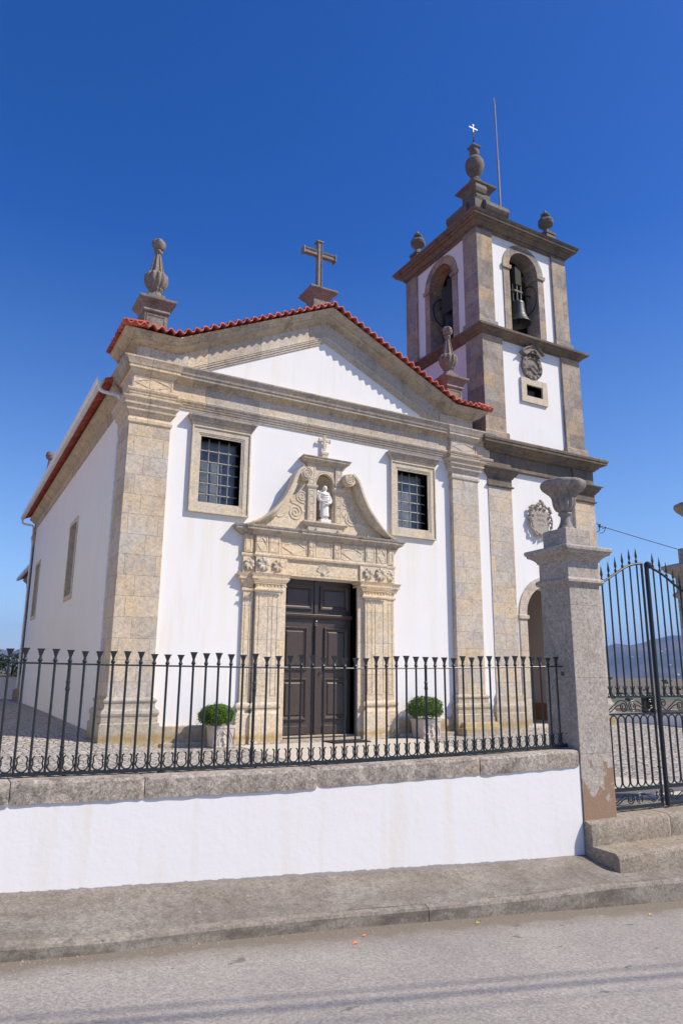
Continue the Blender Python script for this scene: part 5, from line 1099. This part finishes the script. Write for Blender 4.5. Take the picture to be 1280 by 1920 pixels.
def put(name, me, par, loc, rz=0.0, sc_=None, lean=0.0):
    o = bpy.data.objects.new(name, me); col.objects.link(o); o.parent = par; o.location = loc; o.rotation_euler = (lean, lean*0.7, rz)
    if sc_: o.scale = sc_
    return o
rzf = math.atan(-0.0785); random.seed(3)
for i, x in enumerate(bars):
    th_ = any(abs(x-p) < sp_/2 for p in posts)
    o = put('bar', bm1 if th_ else bm0, RL, (Vector((x, LY(x), zr(x)))-RI), rzf, lean=random.uniform(-.004, .004))
    put('bar_head', hm, o, (0, 0, 0), random.uniform(-.15, .15), (1, 1, random.uniform(0.86, 1.10)))
    if i < 69: put('scroll', um, RL, (Vector((x-sp_, LY(x-sp_), zr(x-sp_)-0.738))-RI), rzf)
put('scroll', um, RL, (Vector((-2.335, LY(-2.335), zr(-2.335)-0.738))-RI), rzf)
m = MB()
for p in posts:
    q = MB(); q.tube([(p, LY(p), zr(p)-0.79), (p, LY(p), zr(p)-0.73)], 0.012, 8); part('rail_foot', q, IRON, RL)
for p in feet:
    q = MB(); z = cT(p); q.lathe([(0.03, z-0.01), (0.03, z+0.006), (0.016, z+0.012), (0.024, z+0.02), (0.012, z+0.028)], (p, LY(p), 0), 12); part('rail_foot', q, IRON, RL, smooth=True)
m = MB(); xe = -2.225; m.tube([(xe, LY(xe), zr(xe)-0.79), (xe, LY(xe), zr(xe)+0.004)], 0.017, 8); m.lathe([(0.02, 0), (0.026, 0.03), (0.02, 0.05)], (xe, LY(xe)+0.0, zr(xe)-0.65), 10); m.box(xe-0.045, xe, LY(xe)-0.015, LY(xe)+0.015, zr(xe)-0.09, zr(xe)-0.05); part('end_post', m, IRON, RL)
# ------------------------------------------------------------------ gate pillars, urns, threshold, step, gate
GA = Vector((-2.272, -9.565, 0.0)); GTH = -0.0545
GMx = Matrix.Translation(GA) @ Matrix.Rotation(GTH, 4, 'Z')
PPR = [(-0.16, 0.0), (2.335, -0.004), (2.345, 0.022), (2.36, 0.033), (2.385, 0.033), (2.398, 0.02), (2.405, 0.0), (2.572, 0.0), (2.576, 0.012), (2.595, 0.018), (2.62, 0.04), (2.638, 0.07), (2.642, 0.085), (2.668, 0.088), (2.672, 0.102), (2.705, 0.106), (2.712, 0.10), (2.745, -0.02)]
def gpillar(s0, label, ulabel):
    loc = GMx @ Vector((s0+0.207, 0.207, 0.14)); P = root('gate_pillar', label, 'gate pillar', loc, 'gate pillars', GTH)
    m = MB(); m.rect(-0.207, 0.207, -0.207, 0.207, [(z-0.14, o) for z, o in PPR if z > 0]+[] if False else [(max(z, 0.08)-0.14, o) for z, o in PPR]); part('shaft', m, GG, P, local=True, bev=0.006)
    m = MB(); m.rect(-0.167, 0.167, -0.167, 0.167, [(2.59, 0), (2.772, 0), (2.778, -0.008)]); part('top_block', m, GG, P, local=True, bev=0.006)
    U = root('stone_urn', ulabel, 'urn', GMx @ Vector((s0+0.207, 0.207, 2.918)), 'stone urns on the gate pillars', GTH)
    m = MB(); m.lathe([(0.108, 0.0), (0.092, 0.02), (0.066, 0.06), (0.050, 0.105), (0.046, 0.14), (0.050, 0.158), (0.064, 0.168), (0.071, 0.18), (0.066, 0.194), (0.055, 0.20), (0.055, 0.206)], (0, 0, 0), 32); part('urn_foot', m, GU, U, local=True, smooth=True)
    m = MB(); m.lathe([(0.052, 0.204), (0.078, 0.222), (0.096, 0.255), (0.105, 0.295), (0.107, 0.33), (0.112, 0.36)], (0, 0, 0), 96, 12, 0.17)
    m.lathe([(0.108, 0.32), (0.118, 0.355), (0.145, 0.395), (0.180, 0.425), (0.206, 0.448), (0.221, 0.475), (0.225, 0.50), (0.218, 0.522), (0.20, 0.532), (0.18, 0.52), (0.13, 0.46), (0.09, 0.38), (0.0, 0.36)], (0, 0, 0), 96, 8, 0.05, cap=False); part('urn_bowl', m, GU, U, local=True, smooth=True)
gpillar(0.0, 'square granite gate pillar with moulded cap at the end of the railing, brown stain at its foot', 'flared fluted stone urn on the gate pillar beside the railing')
gpillar(2.06, 'granite gate pillar on the far right behind the spear topped gate', 'stone urn cut off by the right edge on the far gate pillar')
def slab(s0, s1, g0, g1, z0, z1, name, label, cat, grp, cuts, seed=1):
    R_ = root(name, label, cat, GMx @ Vector(((s0+s1)/2, (g0+g1)/2, z0)), grp); rnd = random.Random(seed)
    cc = [s0]+cuts+[s1]
    for a, b in zip(cc[:-1], cc[1:]):
        m = MB(); nn = 24; dz = rnd.uniform(-.004, .004)
        for i in range(nn+1):
            x = a+.002+(b-a-.004)*i/nn; e = 0.012 if i in (0, nn) else 0.0; j = rnd.uniform(-.004, .004); j2 = rnd.uniform(-.003, .003)
            for (g, z) in ((g0+0.004+j+e, z0), (g0-0.002+j+e, (z0+z1)/2), (g0+0.002+j2+e, z1-0.035-e), (g0+0.012+j2+e, z1-0.014-e), (g0+0.036+e, z1-0.002-e*.6+dz), (g0+0.06, z1-e*.3+dz), (g1, z1+dz), (g1, z0)): m.v.append(tuple(GMx @ Vector((x, g, z))))
        for i in range(nn):
            for q in range(7): t_ = 8*i+q; m.f.append((t_, t_+8, t_+9, t_+1))
        m.f.append(tuple(range(8))); m.f.append(tuple(8*nn+q for q in reversed(range(8))))
        part('step_stone', m, GS, R_, smooth=True)
slab(-0.005, 4.0, -0.095, 0.62, -0.12, 0.155, 'stone_step', 'upper granite threshold step directly under the iron gate', 'step', 'granite steps at the gate', [1.02, 2.3], 4)
slab(-0.01, 4.0, -0.405, -0.0, -0.42, -0.05, 'stone_step', 'lower granite step jutting over the pavement before the gate', 'step', 'granite steps at the gate', [2.2], 5)
ARC = ([0.43, 0.604, 0.71, 0.818, 0.927, 1.03, 1.135, 1.233, 1.31, 1.386, 1.49, 1.59, 1.69, 1.79, 1.90, 2.04], [2.325, 2.40, 2.455, 2.512, 2.57, 2.613, 2.636, 2.648, 2.628, 2.60, 2.562, 2.513, 2.452, 2.40, 2.352, 2.31])
def az(s): return interp(s, *ARC)
def gate_leaf(s0, s1, barss, label, lock):
    G0 = GMx @ Vector((s0, 0.15, 0.165)); R_ = root('gate_leaf', label, 'gate', G0, 'leaves of the iron gate', GTH)
    def Lc(s, z, g=0.0): return (s-s0, g, z-0.165)
    def mk(n, m, sm=False, mat=IRON): return part(n, m, mat, R_, local=True, smooth=sm)
    m = MB(); C_ = catmull([(s, az(s)) for s in [s0]+[x for x in ARC[0] if s0 < x < s1]+[s1]], 4); m.tube([Lc(a, b) for a, b in C_], 0.013, 8); mk('arched_rail', m, True)
    for z, h in ((1.242, .009), (1.072, .009), (0.357, .016), (0.190, .014)):
        m = MB(); m.box(0, s1-s0, -0.011, 0.011, z-h-0.165, z+h-0.165); mk('cross_rail', m)
    for s, r in ((s0+0.012, 0.013), (s1-0.012, 0.013)):
        m = MB(); m.tube([Lc(s, 0.17), Lc(s, az(s)-0.0)], r, 8); mk('stile', m, True)
    for s in barss:
        m = MB(); zt = az(s); m.tube([Lc(s, 1.245), Lc(s, zt+0.03)], 0.0088, 8); m.lathe([(0.009, zt-0.165+.012), (0.017, zt-0.165+.018), (0.013, zt-0.165+.026), (0.017, zt-0.165+.034), (0.010, zt-0.165+.045)], (s-s0, 0, 0), 10); b_ = mk('bar', m, True)
        m = MB(); z0 = zt-0.165; x = s-s0
        m.add([(x-.007, 0, z0+.045), (x, -.006, z0+.045), (x+.007, 0, z0+.045), (x, .006, z0+.045), (x-.021, 0, z0+.085), (x, -.010, z0+.088), (x+.021, 0, z0+.085), (x, .010, z0+.088), (x, 0, z0+.185)],
              [(0, 1, 5, 4), (1, 2, 6, 5), (2, 3, 7, 6), (3, 0, 4, 7), (4, 5, 8), (5, 6, 8), (6, 7, 8), (7, 4, 8)]); o = part('spearhead', m, IRON, b_, local=True)
        m = MB()
        for q in (-1, 1): m.tube([Lc(s+q*a, 1.252+b) for a, b in catmull([(.048, .002), (.030, .008), (.014, .035), (.013, .055), (.022, .075), (.026, .088), (.034, .092)], 3)], 0.0055, 5)
        mk('lyre_scroll', m)
    n = int(round((s1-s0-0.04)/0.104)); w_ = (s1-s0-0.03)/n
    for i in range(n):
        c_ = s0+0.015+w_*(i+0.5); hw = w_/2-0.006; m = MB()
        P = [(c_+hw*cos(pi*j/8), 1.058-hw+hw*sin(pi*j/8)) for j in range(9)]+[(c_-hw*cos(pi*j/8), 0.376+hw-hw*sin(pi*j/8)) for j in range(9)]
        m.tube([Lc(a, b) for a, b in P], 0.0072, 6, closed=True); mk('loop_bar', m, True)
    for zb, zt in ((0.207, 0.338), (1.083, 1.231)):
        h = zt-zb; mid = (s0+s1)/2; hw = (s1-s0)/2
        for q in (-1, 1):
            A_ = spiral(0, 0, h*0.40, h*0.09, pi/2, -1.9, 30); B_ = spiral(0, 0, h*0.33, h*0.08, pi/2+pi, -1.7, 26)
            ca = (0.065, zb+h*0.42); cb = (hw-0.06, zb+h*0.62)
            P1 = [(ca[0]-a+0.0, ca[1]+b) for a, b in A_]; P2 = [(cb[0]-a, cb[1]+b) for a, b in B_]
            J = catmull([P1[0], (ca[0]+0.06, zt-0.03), (cb[0]-0.10, zb+h*0.40), (cb[0]-0.04, zb+h*0.15), P2[0]], 5)
            m = MB(); m.tube([Lc(mid+q*a, b) for a, b in list(reversed(P1))[:-1]+J+P2[1:]], 0.0062, 5); mk('frieze_scroll', m, True)
            m = MB(); m.tube([Lc(mid+q*a, b) for a, b in catmull([(0.10, zb+h*0.55), (0.16, zb+h*0.45), (0.22, zb+h*0.2), (0.26, zb+0.01)], 4)], 0.0058, 5); mk('frieze_scroll', m, True)
    if lock:
        m = MB(); m.box(s1-s0-0.135, s1-s0-0.02, 0.012, 0.05, 1.08-0.165, 1.255-0.165); lk = mk('lock_case', m, False, BLACKI); m = MB(); m.tube([Lc(s1-0.05, 0.55, -0.01), Lc(s1-0.05, 0.55, -0.05), Lc(s1-0.08, 0.55, -0.055)], 0.008, 6); part('latch', m, BLACKI, lk, local=True)
    else:
        m = MB(); m.tube([(-0.028, -0.02, 0.01), (-0.028, -0.02, az(s0)-0.165-0.01)], 0.024, 12); m.lathe([(0.002, -0.045), (0.03, -0.035), (0.042, -0.01), (0.04, 0.015), (0.02, 0.035), (0.002, 0.04)], (-0.005, -0.02, az(s0)-0.165+0.0), 14); mk('meeting_post', m, True)
    return R_
gate_leaf(0.45, 1.222, [0.515, 0.605, 0.71, 0.815, 0.922, 1.03, 1.135], 'left iron gate leaf with lock case, hinged on the pillar nearer the railing', True)
gate_leaf(1.29, 2.05, [1.386, 1.49, 1.59, 1.69, 1.79, 1.89, 1.985], 'right iron gate leaf with thick round meeting post, partly outside the picture', False)
# ------------------------------------------------------------------ planters with box bushes
def planter(x0, x1, y0, y1, z0, h, bush, l1, l2):
    P = root('planter', l1, 'planter', ((x0+x1)/2, (y0+y1)/2, z0), 'planters by the door'); m = MB(); t_ = 0.035
    hx, hy = (x1-x0)/2, (y1-y0)/2
    m.rect(-hx, hx, -hy, hy, [(0.0, -0.02), (0.03, -0.012), (0.04, -0.02), (h-0.06, 0.0), (h-0.055, 0.012), (h, 0.014), (h, -t_), (h-0.05, -t_)]); part('planter_box', m, MARBLE if False else PLM, P, local=True, bev=0.006)
    m = MB()
    for q in (-1, 1):
        for k in range(3): m.tube([(q*(hx*0.28+k*0.05+0.045*sin(3.6*i/12+0.6)), -hy-0.0+0.012-0.016*(i/12)+0.0, 0.05+(h-0.14)*i/12) for i in range(13)], 0.007, 5)
    m.tube([(0.02*sin(i*0.9), -hy+0.008-0.014*(i/12), 0.06+(h-0.16)*i/12) for i in range(13)], 0, 6, rr=[0.02+0.012*sin(i*1.3) for i in range(13)])
    for q in (-1, 1): m.tube([(q*0.05*sin(pi*i/6), -hy-0.004, h*0.55+(h*0.3)*i/6) for i in range(7)], 0.009, 5)
    part('relief', m, PLM, P, local=True, smooth=True)
    cx_, cy_, cz_, rx_, rz_ = bush; B = root('box_bush', l2, 'bush', (cx_, cy_, z0+h-0.05), 'box bushes by the door'); rnd = random.Random(int(x0*10)); m = MB(); ccz = cz_-(z0+h-0.05)
    lob = [(rnd.uniform(-1, 1), rnd.uniform(-1, 1), rnd.uniform(-.6, 1)) for _ in range(26)]
    for i in range(8500):
        v = Vector((rnd.gauss(0, 1), rnd.gauss(0, 1), rnd.gauss(0, 1))).normalized()
        if v.z < -0.75: continue
        bmp = max(0.0, max(v.dot(Vector(l).normalized()) for l in lob)-0.80)*0.9
        r = (0.78+bmp+rnd.uniform(-0.10, 0.06)) if rnd.random() < 0.6 else (rnd.uniform(0.35, 0.85) if rnd.random() < 0.9 else rnd.uniform(0.9, 1.14))
        p = Vector((v.x*rx_*r, v.y*rx_*0.95*r, ccz+v.z*rz_*r)); L_ = rnd.uniform(0.014, 0.026)
        nrm = (v+Vector((rnd.uniform(-.8, .8), rnd.uniform(-.8, .8), rnd.uniform(-.8, .8)))).normalized(); a = nrm.orthogonal().normalized(); a = (Matrix.Rotation(rnd.uniform(0, 6.28), 3, nrm) @ a); b = nrm.cross(a)
        k = len(m.v); m.v += [tuple(p-a*L_), tuple(p+b*L_*0.5+nrm*0.003), tuple(p+a*L_), tuple(p-b*L_*0.5+nrm*0.003)]; m.f.append((k, k+1, k+2, k+3))
    part('foliage', m, BOX, B, local=True); m = MB(); m.tube([(0, 0, -0.02), (0, 0, ccz)], 0.02, 6)
    for q in range(7): a = q*0.9; m.tube([(0, 0, ccz*0.5), (rx_*0.6*cos(a), rx_*0.6*sin(a), ccz+rz_*0.4*sin(q))], 0.008, 5)
    part('stem', m, BARK, B, local=True)
PLM = simple('cast_stone', (0.62, 0.55, 0.47), 0.75, 0, 0.12, 20, 0.3, dirt=((0.35, 0.29, 0.23), 0.35))
planter(-2.72, -2.30, -0.72, -0.27, 0.0, 0.43, (-2.60, -0.52, 0.60, 0.385, 0.245), 'cast stone planter with carved front left of the door', 'clipped round box bush in the planter left of the door')
planter(2.33, 2.84, -0.70, -0.20, 0.0, 0.43, (2.56, -0.48, 0.66, 0.46, 0.30), 'cast stone planter with carved front right of the door', 'clipped round box bush in the planter right of the door')
# ------------------------------------------------------------------ yard walls and planting beyond
YW = root('yard_wall', 'low white yard wall with stone coping seen through the gate', 'wall', (11.2, -1.0, 0))
m = MB(); P0, P1 = Vector((9.3, 6.3)), Vector((14.0, -12.2)); d_ = (P1-P0).normalized(); nn = Vector((-d_.y, d_.x))
def yw(a, b, d): q = P0+d_*a+nn*d; return (q.x, q.y, b)
Ln = (P1-P0).length
m.prism([(0, -0.3), (Ln, -0.3), (Ln, 0.40), (0, 0.40)], yw, 0.0, 0.3); part('wall_panel', m, PW, YW)
m = MB(); m.prism([(0, 0.40), (Ln, 0.40), (Ln, 0.50), (0, 0.50)], yw, -0.04, 0.34); part('coping', m, GS, YW, bev=0.01)
GW = root('garden_wall', 'white garden wall in shade at the back left of the yard', 'wall', (-14, 19.3, 0.3))
m = MB(); m.box(-40, -3.9, 19.2, 19.45, -0.5, 1.22); part('wall_panel', m, PW, GW); m = MB(); m.box(-40, -3.9, 19.16, 19.49, 1.22, 1.27); part('coping', m, GK, GW)
def tree(x, y, z, h, r, n, mat, label, name='shrub_tree', seed=1, cat='tree', grp='garden trees behind the back wall', leaf=0.05, trunk=0.4):
    R_ = root(name, label, cat, (x, y, z), grp); rnd = random.Random(seed); m = MB(); tips = []
    m.tube([(0, 0, -0.2), (0.02*h, 0, h*trunk*0.6), (0, 0.01*h, h*trunk)], 0, 7, rr=[0.03*h, 0.022*h, 0.018*h])
    for i in range(11):
        a = i*2.4+rnd.uniform(-.3, .3); rr_ = r*rnd.uniform(0.45, 0.95); zz = h*rnd.uniform(trunk+0.12, 0.96); e = (rr_*cos(a), rr_*sin(a), zz); tips.append(e)
        m.tube([(0, 0, h*trunk*rnd.uniform(0.7, 1)), (e[0]*.5, e[1]*.5, (h*trunk+zz)/2+0.04*h), e], 0, 5, rr=[0.014*h, 0.009*h, 0.004*h])
    part('trunk', m, BARK, R_, local=True); m = MB()
    cl = [(Vector(e)*rnd.uniform(.75, 1.05), r*rnd.uniform(.22, .42)) for e in tips for _ in range(3)]+[(Vector((rnd.uniform(-r, r)*.6, rnd.uniform(-r, r)*.6, h*rnd.uniform(.45, .9))), r*.3) for _ in range(6)]
    for i in range(n):
        c_, rr_ = rnd.choice(cl); v = Vector((rnd.gauss(0, 1), rnd.gauss(0, 1), rnd.gauss(0, 1))).normalized()*rr_*rnd.random()**0.4; p = c_+v; L_ = leaf*rnd.uniform(.6, 1.3)
        nrm = Vector((rnd.gauss(0, 1), rnd.gauss(0, 1), rnd.gauss(0, 1)+0.6)).normalized(); a = nrm.orthogonal().normalized(); b = nrm.cross(a)
        k = len(m.v); m.v += [tuple(p-a*L_), tuple(p+b*L_*.6), tuple(p+a*L_), tuple(p-b*L_*.6)]; m.f.append((k, k+1, k+2, k+3))
    part('crown', m, mat, R_, local=True); return R_
tree(-4.75, 20.6, 0.2, 2.35, 0.75, 1100, TREE1, 'thin leafed shrub behind the garden wall, nearest to the church', seed=2)
tree(-5.75, 20.9, 0.2, 2.40, 0.80, 1100, TREE1, 'thin leafed shrub behind the garden wall near the left edge', seed=3)
tree(-8.6, 22.5, 0.0, 2.8, 1.2, 1200, TREE1, 'wider green shrub behind the garden wall outside the railing corner', seed=4)
# hillside scrub, single far houses
m = MB(); rnd = random.Random(9)
def leafball(m, c, r, n, L):
    for i in range(n):
        v = Vector((rnd.gauss(0, 1.6), rnd.gauss(0, 1.6), rnd.gauss(0, .5))).normalized()*r*rnd.random()**.4; p = Vector(c)+v; nrm = Vector((rnd.gauss(0, 1), rnd.gauss(0, 1), rnd.gauss(0, 1))).normalized(); a = nrm.orthogonal()*L; b = nrm.cross(a)*.8
        k = len(m.v); m.v += [tuple(p-a), tuple(p+b), tuple(p+a), tuple(p-b)]; m.f.append((k, k+1, k+2, k+3))
for i in range(60):
    a = RD(rnd.uniform(44, 62) if i % 4 else rnd.uniform(-6, 8)); r = rnd.uniform(110, 300); s_ = rnd.uniform(0.4, 1.1)*(r/200)
    leafball(m, (r*sin(a), r*cos(a), hill(a, r)+s_*0.3), s_*0.8, 46, 0.2*s_)
struct('hillside_scrub', m, TREE2, 'stuff')
hm_ = MB(); hm_.box(-5, 5, -4, 4, -3, 4.5); hmm = hm_.mesh('wall', PW); rm_ = MB(); rm_.prism([(-5.4, 4.5), (5.4, 4.5), (0, 6.6)], lambda a, b, d: (a, d, b), -4.4, 4.4); rmm = rm_.mesh('roof', TILE)
h0 = None
for i in range(13):
    a = RD([49.9, 50.3, 51.6, 52.1, 52.4, 53.6, 53.9, 54.1, 50.9, 51.2, 52.9, 53.2, 54.6, 54.9, 50.1, 51.9, 52.2, 53.5, 55.2, 50.6][i]); r = [3330, 3350, 2700, 2650, 2720, 2850, 2900, 2500, 2150, 2180, 2210, 2250, 2300, 2320, 3310, 2500, 2560, 2480, 2700, 2050][i]
    o = bpy.data.objects.new('distant_house', None); col.objects.link(o); o.location = (r*sin(a), r*cos(a), hill(a, r)+2); o.rotation_euler = (0, 0, i*1.3); o.scale = (0.7, 0.7, 0.6)
    o['label'] = 'tiny white house far off on the hillside seen through the gate bars'; o['category'] = 'house'; o['group'] = 'houses on the far hillside'
    for nm, me in (('wall', hmm), ('roof', rmm)): c_ = bpy.data.objects.new(nm, me); col.objects.link(c_); c_.parent = o
# ------------------------------------------------------------------ overhead lines
def wire(pts, r, label, grp, name='overhead_wire'):
    m = MB(); m.tube(pts, r, 6); return tag(part(name, m, BLACKI), label, 'wire', grp)
SH = 6.0
def over(p, q, H): # wire whose shadow falls along p..q on the road
    k = -SUN_TRAVEL/(-SUN_TRAVEL.z)*H; a = Vector((p[0], p[1], rdz(p[0])))+k; b = Vector((q[0], q[1], rdz(q[0])))+k; d = (b-a); 
    P = []
    for i in range(41): t_ = -4+9*i/40; c_ = a+d*t_; c_.z = a.z+0.0026*((t_-.5)*d.length)**2*0.5; P.append(tuple(c_))
    return P
wire(over((-7.173, -10.60), (-3.445, -11.343), 6.0), 0.010, 'upper overhead cable above the road behind the viewer', 'overhead cables above the road')
wire(over((-7.183, -10.73), (-3.603, -11.456), 6.15), 0.016, 'thickest overhead cable above the road behind the viewer', 'overhead cables above the road')
wire(over((-5.745, -11.17), (-3.728, -11.545), 6.3), 0.006, 'thinnest overhead cable above the road behind the viewer', 'overhead cables above the road')
b0 = Vector((9.62, 0.02, 5.94)); P = [tuple(b0+Vector((1.0, 0.0, 0)).lerp(Vector((1.0, 0, 0)), 0)*0+Vector((t_*22, -t_*2.0, -t_*1.55-0.55*sin(pi*t_)))) for t_ in [i/20 for i in range(21)]]
wire(P, 0.012, 'thin black wire running from the tower wall out over the right edge', 'service wires')
WB = root('wire_bracket', 'small black iron bracket with insulator on the right side of the tower', 'bracket', (9.42, 0.1, 5.9))
m = MB(); m.tube([(0, 0, -0.16), (0.12, -0.06, -0.16), (0.17, -0.08, -0.10), (0.18, -0.08, 0.04), (0.12, -0.06, 0.10), (0, 0, 0.10)], 0.014, 6); part('bracket_arm', m, BLACKI, WB, local=True)
m = MB(); m.lathe([(0.02, -0.05), (0.045, -0.03), (0.03, 0), (0.045, 0.03), (0.02, 0.05)], (0.19, -0.08, 0.04), 10); part('insulator', m, BLACKI, WB, local=True)
m = MB(); m.tube(catmull([(0.19, -0.08, 0.0), (0.26, -0.1, -0.02), (0.36, -0.1, -0.03), (0.42, -0.12, 0.02), (0.34, -0.1, -0.14), (0.18, -0.08, -0.2)], 4), 0.010, 5); part('wire_loop', m, BLACKI, WB, local=True)
# ------------------------------------------------------------------ litter and grit by the kerb
m = MB(); rnd = random.Random(12)
for i in range(700):
    x = rnd.uniform(-8.2, -1.5); y = KY(x)-abs(rnd.gauss(0, 0.10))-0.01; s_ = rnd.uniform(0.002, 0.006)*(1.6 if rnd.random() < .1 else 1); z = rdz(x)
    m.add([(x-s_, y-s_*.7, z), (x+s_, y-s_, z), (x+s_*.8, y+s_, z), (x-s_*.8, y+s_*.7, z), (x, y, z+s_*1.3)], [(0, 1, 4), (1, 2, 4), (2, 3, 4), (3, 0, 4)])
struct('kerb_grit', m, GS, 'stuff')
LO = simple('orange_scrap', (0.75, 0.22, 0.06), 0.7); LYW = simple('dry_leaf', (0.50, 0.40, 0.12), 0.8)
for (x, y, s_, mt, lb, cat) in ((-5.109, -10.243, .022, LO, 'larger orange scrap lying on the road by the kerb', 'litter'), (-4.98, -10.139, .014, LO, 'smaller orange scrap at the foot of the kerb', 'litter'), (-4.05, -10.16, .020, LYW, 'dry yellow leaf under the kerb left of the gate', 'leaf'), (-2.55, -10.42, .022, LYW, 'dry yellow leaf on the road before the gate step', 'leaf')):
    m = MB(); z = rdz(x)+0.004; m.add([(x-s_, y-s_*.3, z), (x-s_*.1, y-s_*.55, z+.006), (x+s_, y, z+.003), (x+s_*.1, y+s_*.5, z+.008), (x-s_, y-s_*.3, z+.004), (x-s_*.1, y-s_*.55, z+.010), (x+s_, y, z+.006), (x+s_*.1, y+s_*.5, z+.012)], [(3, 2, 1, 0), (4, 5, 6, 7), (0, 1, 5, 4), (1, 2, 6, 5), (2, 3, 7, 6), (3, 0, 4, 7)])
    tag(part('orange_scrap' if mt is LO else 'dry_leaf', m, mt), lb, cat)
NHP = plaster('cream_render', (0.80, 0.75, 0.66), 0.3)
# unseen house, added west of the church to bounce light onto its side wall
NH = root('unseen_house', 'unseen white rendered house with tiled roof, added left of the church to bounce light', 'house', (-15, 8, 0))
m = MB(); m.box(-20, -11.5, -1.0, 17.5, -1, 8.2); part('wall', m, NHP, NH)
m = MB(); m.prism([(-20.5, 8.2), (-11.0, 8.2), (-15.75, 10.4)], lambda a, b, d: (a, d, b), -1.5, 18.0); part('roof', m, TILE, NH)
for y in (2, 5.5, 9, 12.5):
    for z in (1.1, 4.0): m = MB(); m.box(-11.52, -11.44, y-0.06, y+1.16, z-0.06, z+1.46); o = part('window', m, GC, NH); m = MB(); m.box(-11.445, -11.42, y, y+1.1, z, z+1.4); part('pane', m, GLASS, o)
# tidy: jambs, plinths and the like as single pieces; never deeper than thing > part > sub-part
for o in [c_ for c_ in bpy.data.objects if c_.parent is PO]: o.parent = CH
def split_pieces(o):
    me = o.data; n = len(me.vertices); pr = list(range(n))
    def fd(a):
        while pr[a] != a: pr[a] = pr[pr[a]]; a = pr[a]
        return a
    for p in me.polygons:
        v = list(p.vertices)
        for b in v[1:]: pr[fd(v[0])] = fd(b)
    gr = {}
    for p in me.polygons: gr.setdefault(fd(p.vertices[0]), []).append(p)
    if len(gr) < 2: return
    for i, ps in enumerate(gr.values()):
        mp = {}; vs = []; fs = []
        for p in ps:
            for v in p.vertices:
                if v not in mp: mp[v] = len(vs); vs.append(tuple(me.vertices[v].co))
            fs.append([mp[v] for v in p.vertices])
        nm = bpy.data.meshes.new(me.name); nm.from_pydata(vs, [], fs); nm.materials.append(me.materials[0])
        if i == 0: old = o.data; o.data = nm
        else:
            q = o.copy(); q.data = nm; col.objects.link(q)
            for c_ in []: pass
PO.name = 'door_jamb'
for o in list(bpy.data.objects):
    if o.type == 'MESH' and o.name.split('.')[0] in ('door_jamb', 'gable_panel', 'frieze_block', 'plinth', 'footing_step', 'flank_tiles', 'nave_roof', 'chancel_roof', 'rosette_panel', 'frieze_lozenge_x', 'impost', 'cornice_spur', 'mantle', 'bell_frame'): split_pieces(o)
def depth(o):
    d = 1
    while o.parent: o = o.parent; d += 1
    return d
for o in list(bpy.data.objects):
    while depth(o) > 3:
        p = o.parent; ml = p.matrix_local @ o.matrix_local; o.parent = p.parent; o.matrix_local = ml
# air
m = MB(); m.box(-7300, 7300, -7300, 7300, -160, 420)
hz = struct('haze', m, ASPH, 'stuff'); hm2 = bpy.data.materials.new('air'); hm2.use_nodes = True; ht = hm2.node_tree
for n_ in list(ht.nodes):
    if n_.type != 'OUTPUT_MATERIAL': ht.nodes.remove(n_)
pv_ = ht.nodes.new('ShaderNodeVolumePrincipled'); pv_.inputs['Color'].default_value = (0.30, 0.50, 1.0, 1); pv_.inputs['Density'].default_value = 0.00015
ht.links.new(pv_.outputs[0], [n_ for n_ in ht.nodes if n_.type == 'OUTPUT_MATERIAL'][0].inputs['Volume']); hz.data.materials.clear(); hz.data.materials.append(hm2)
#@@END
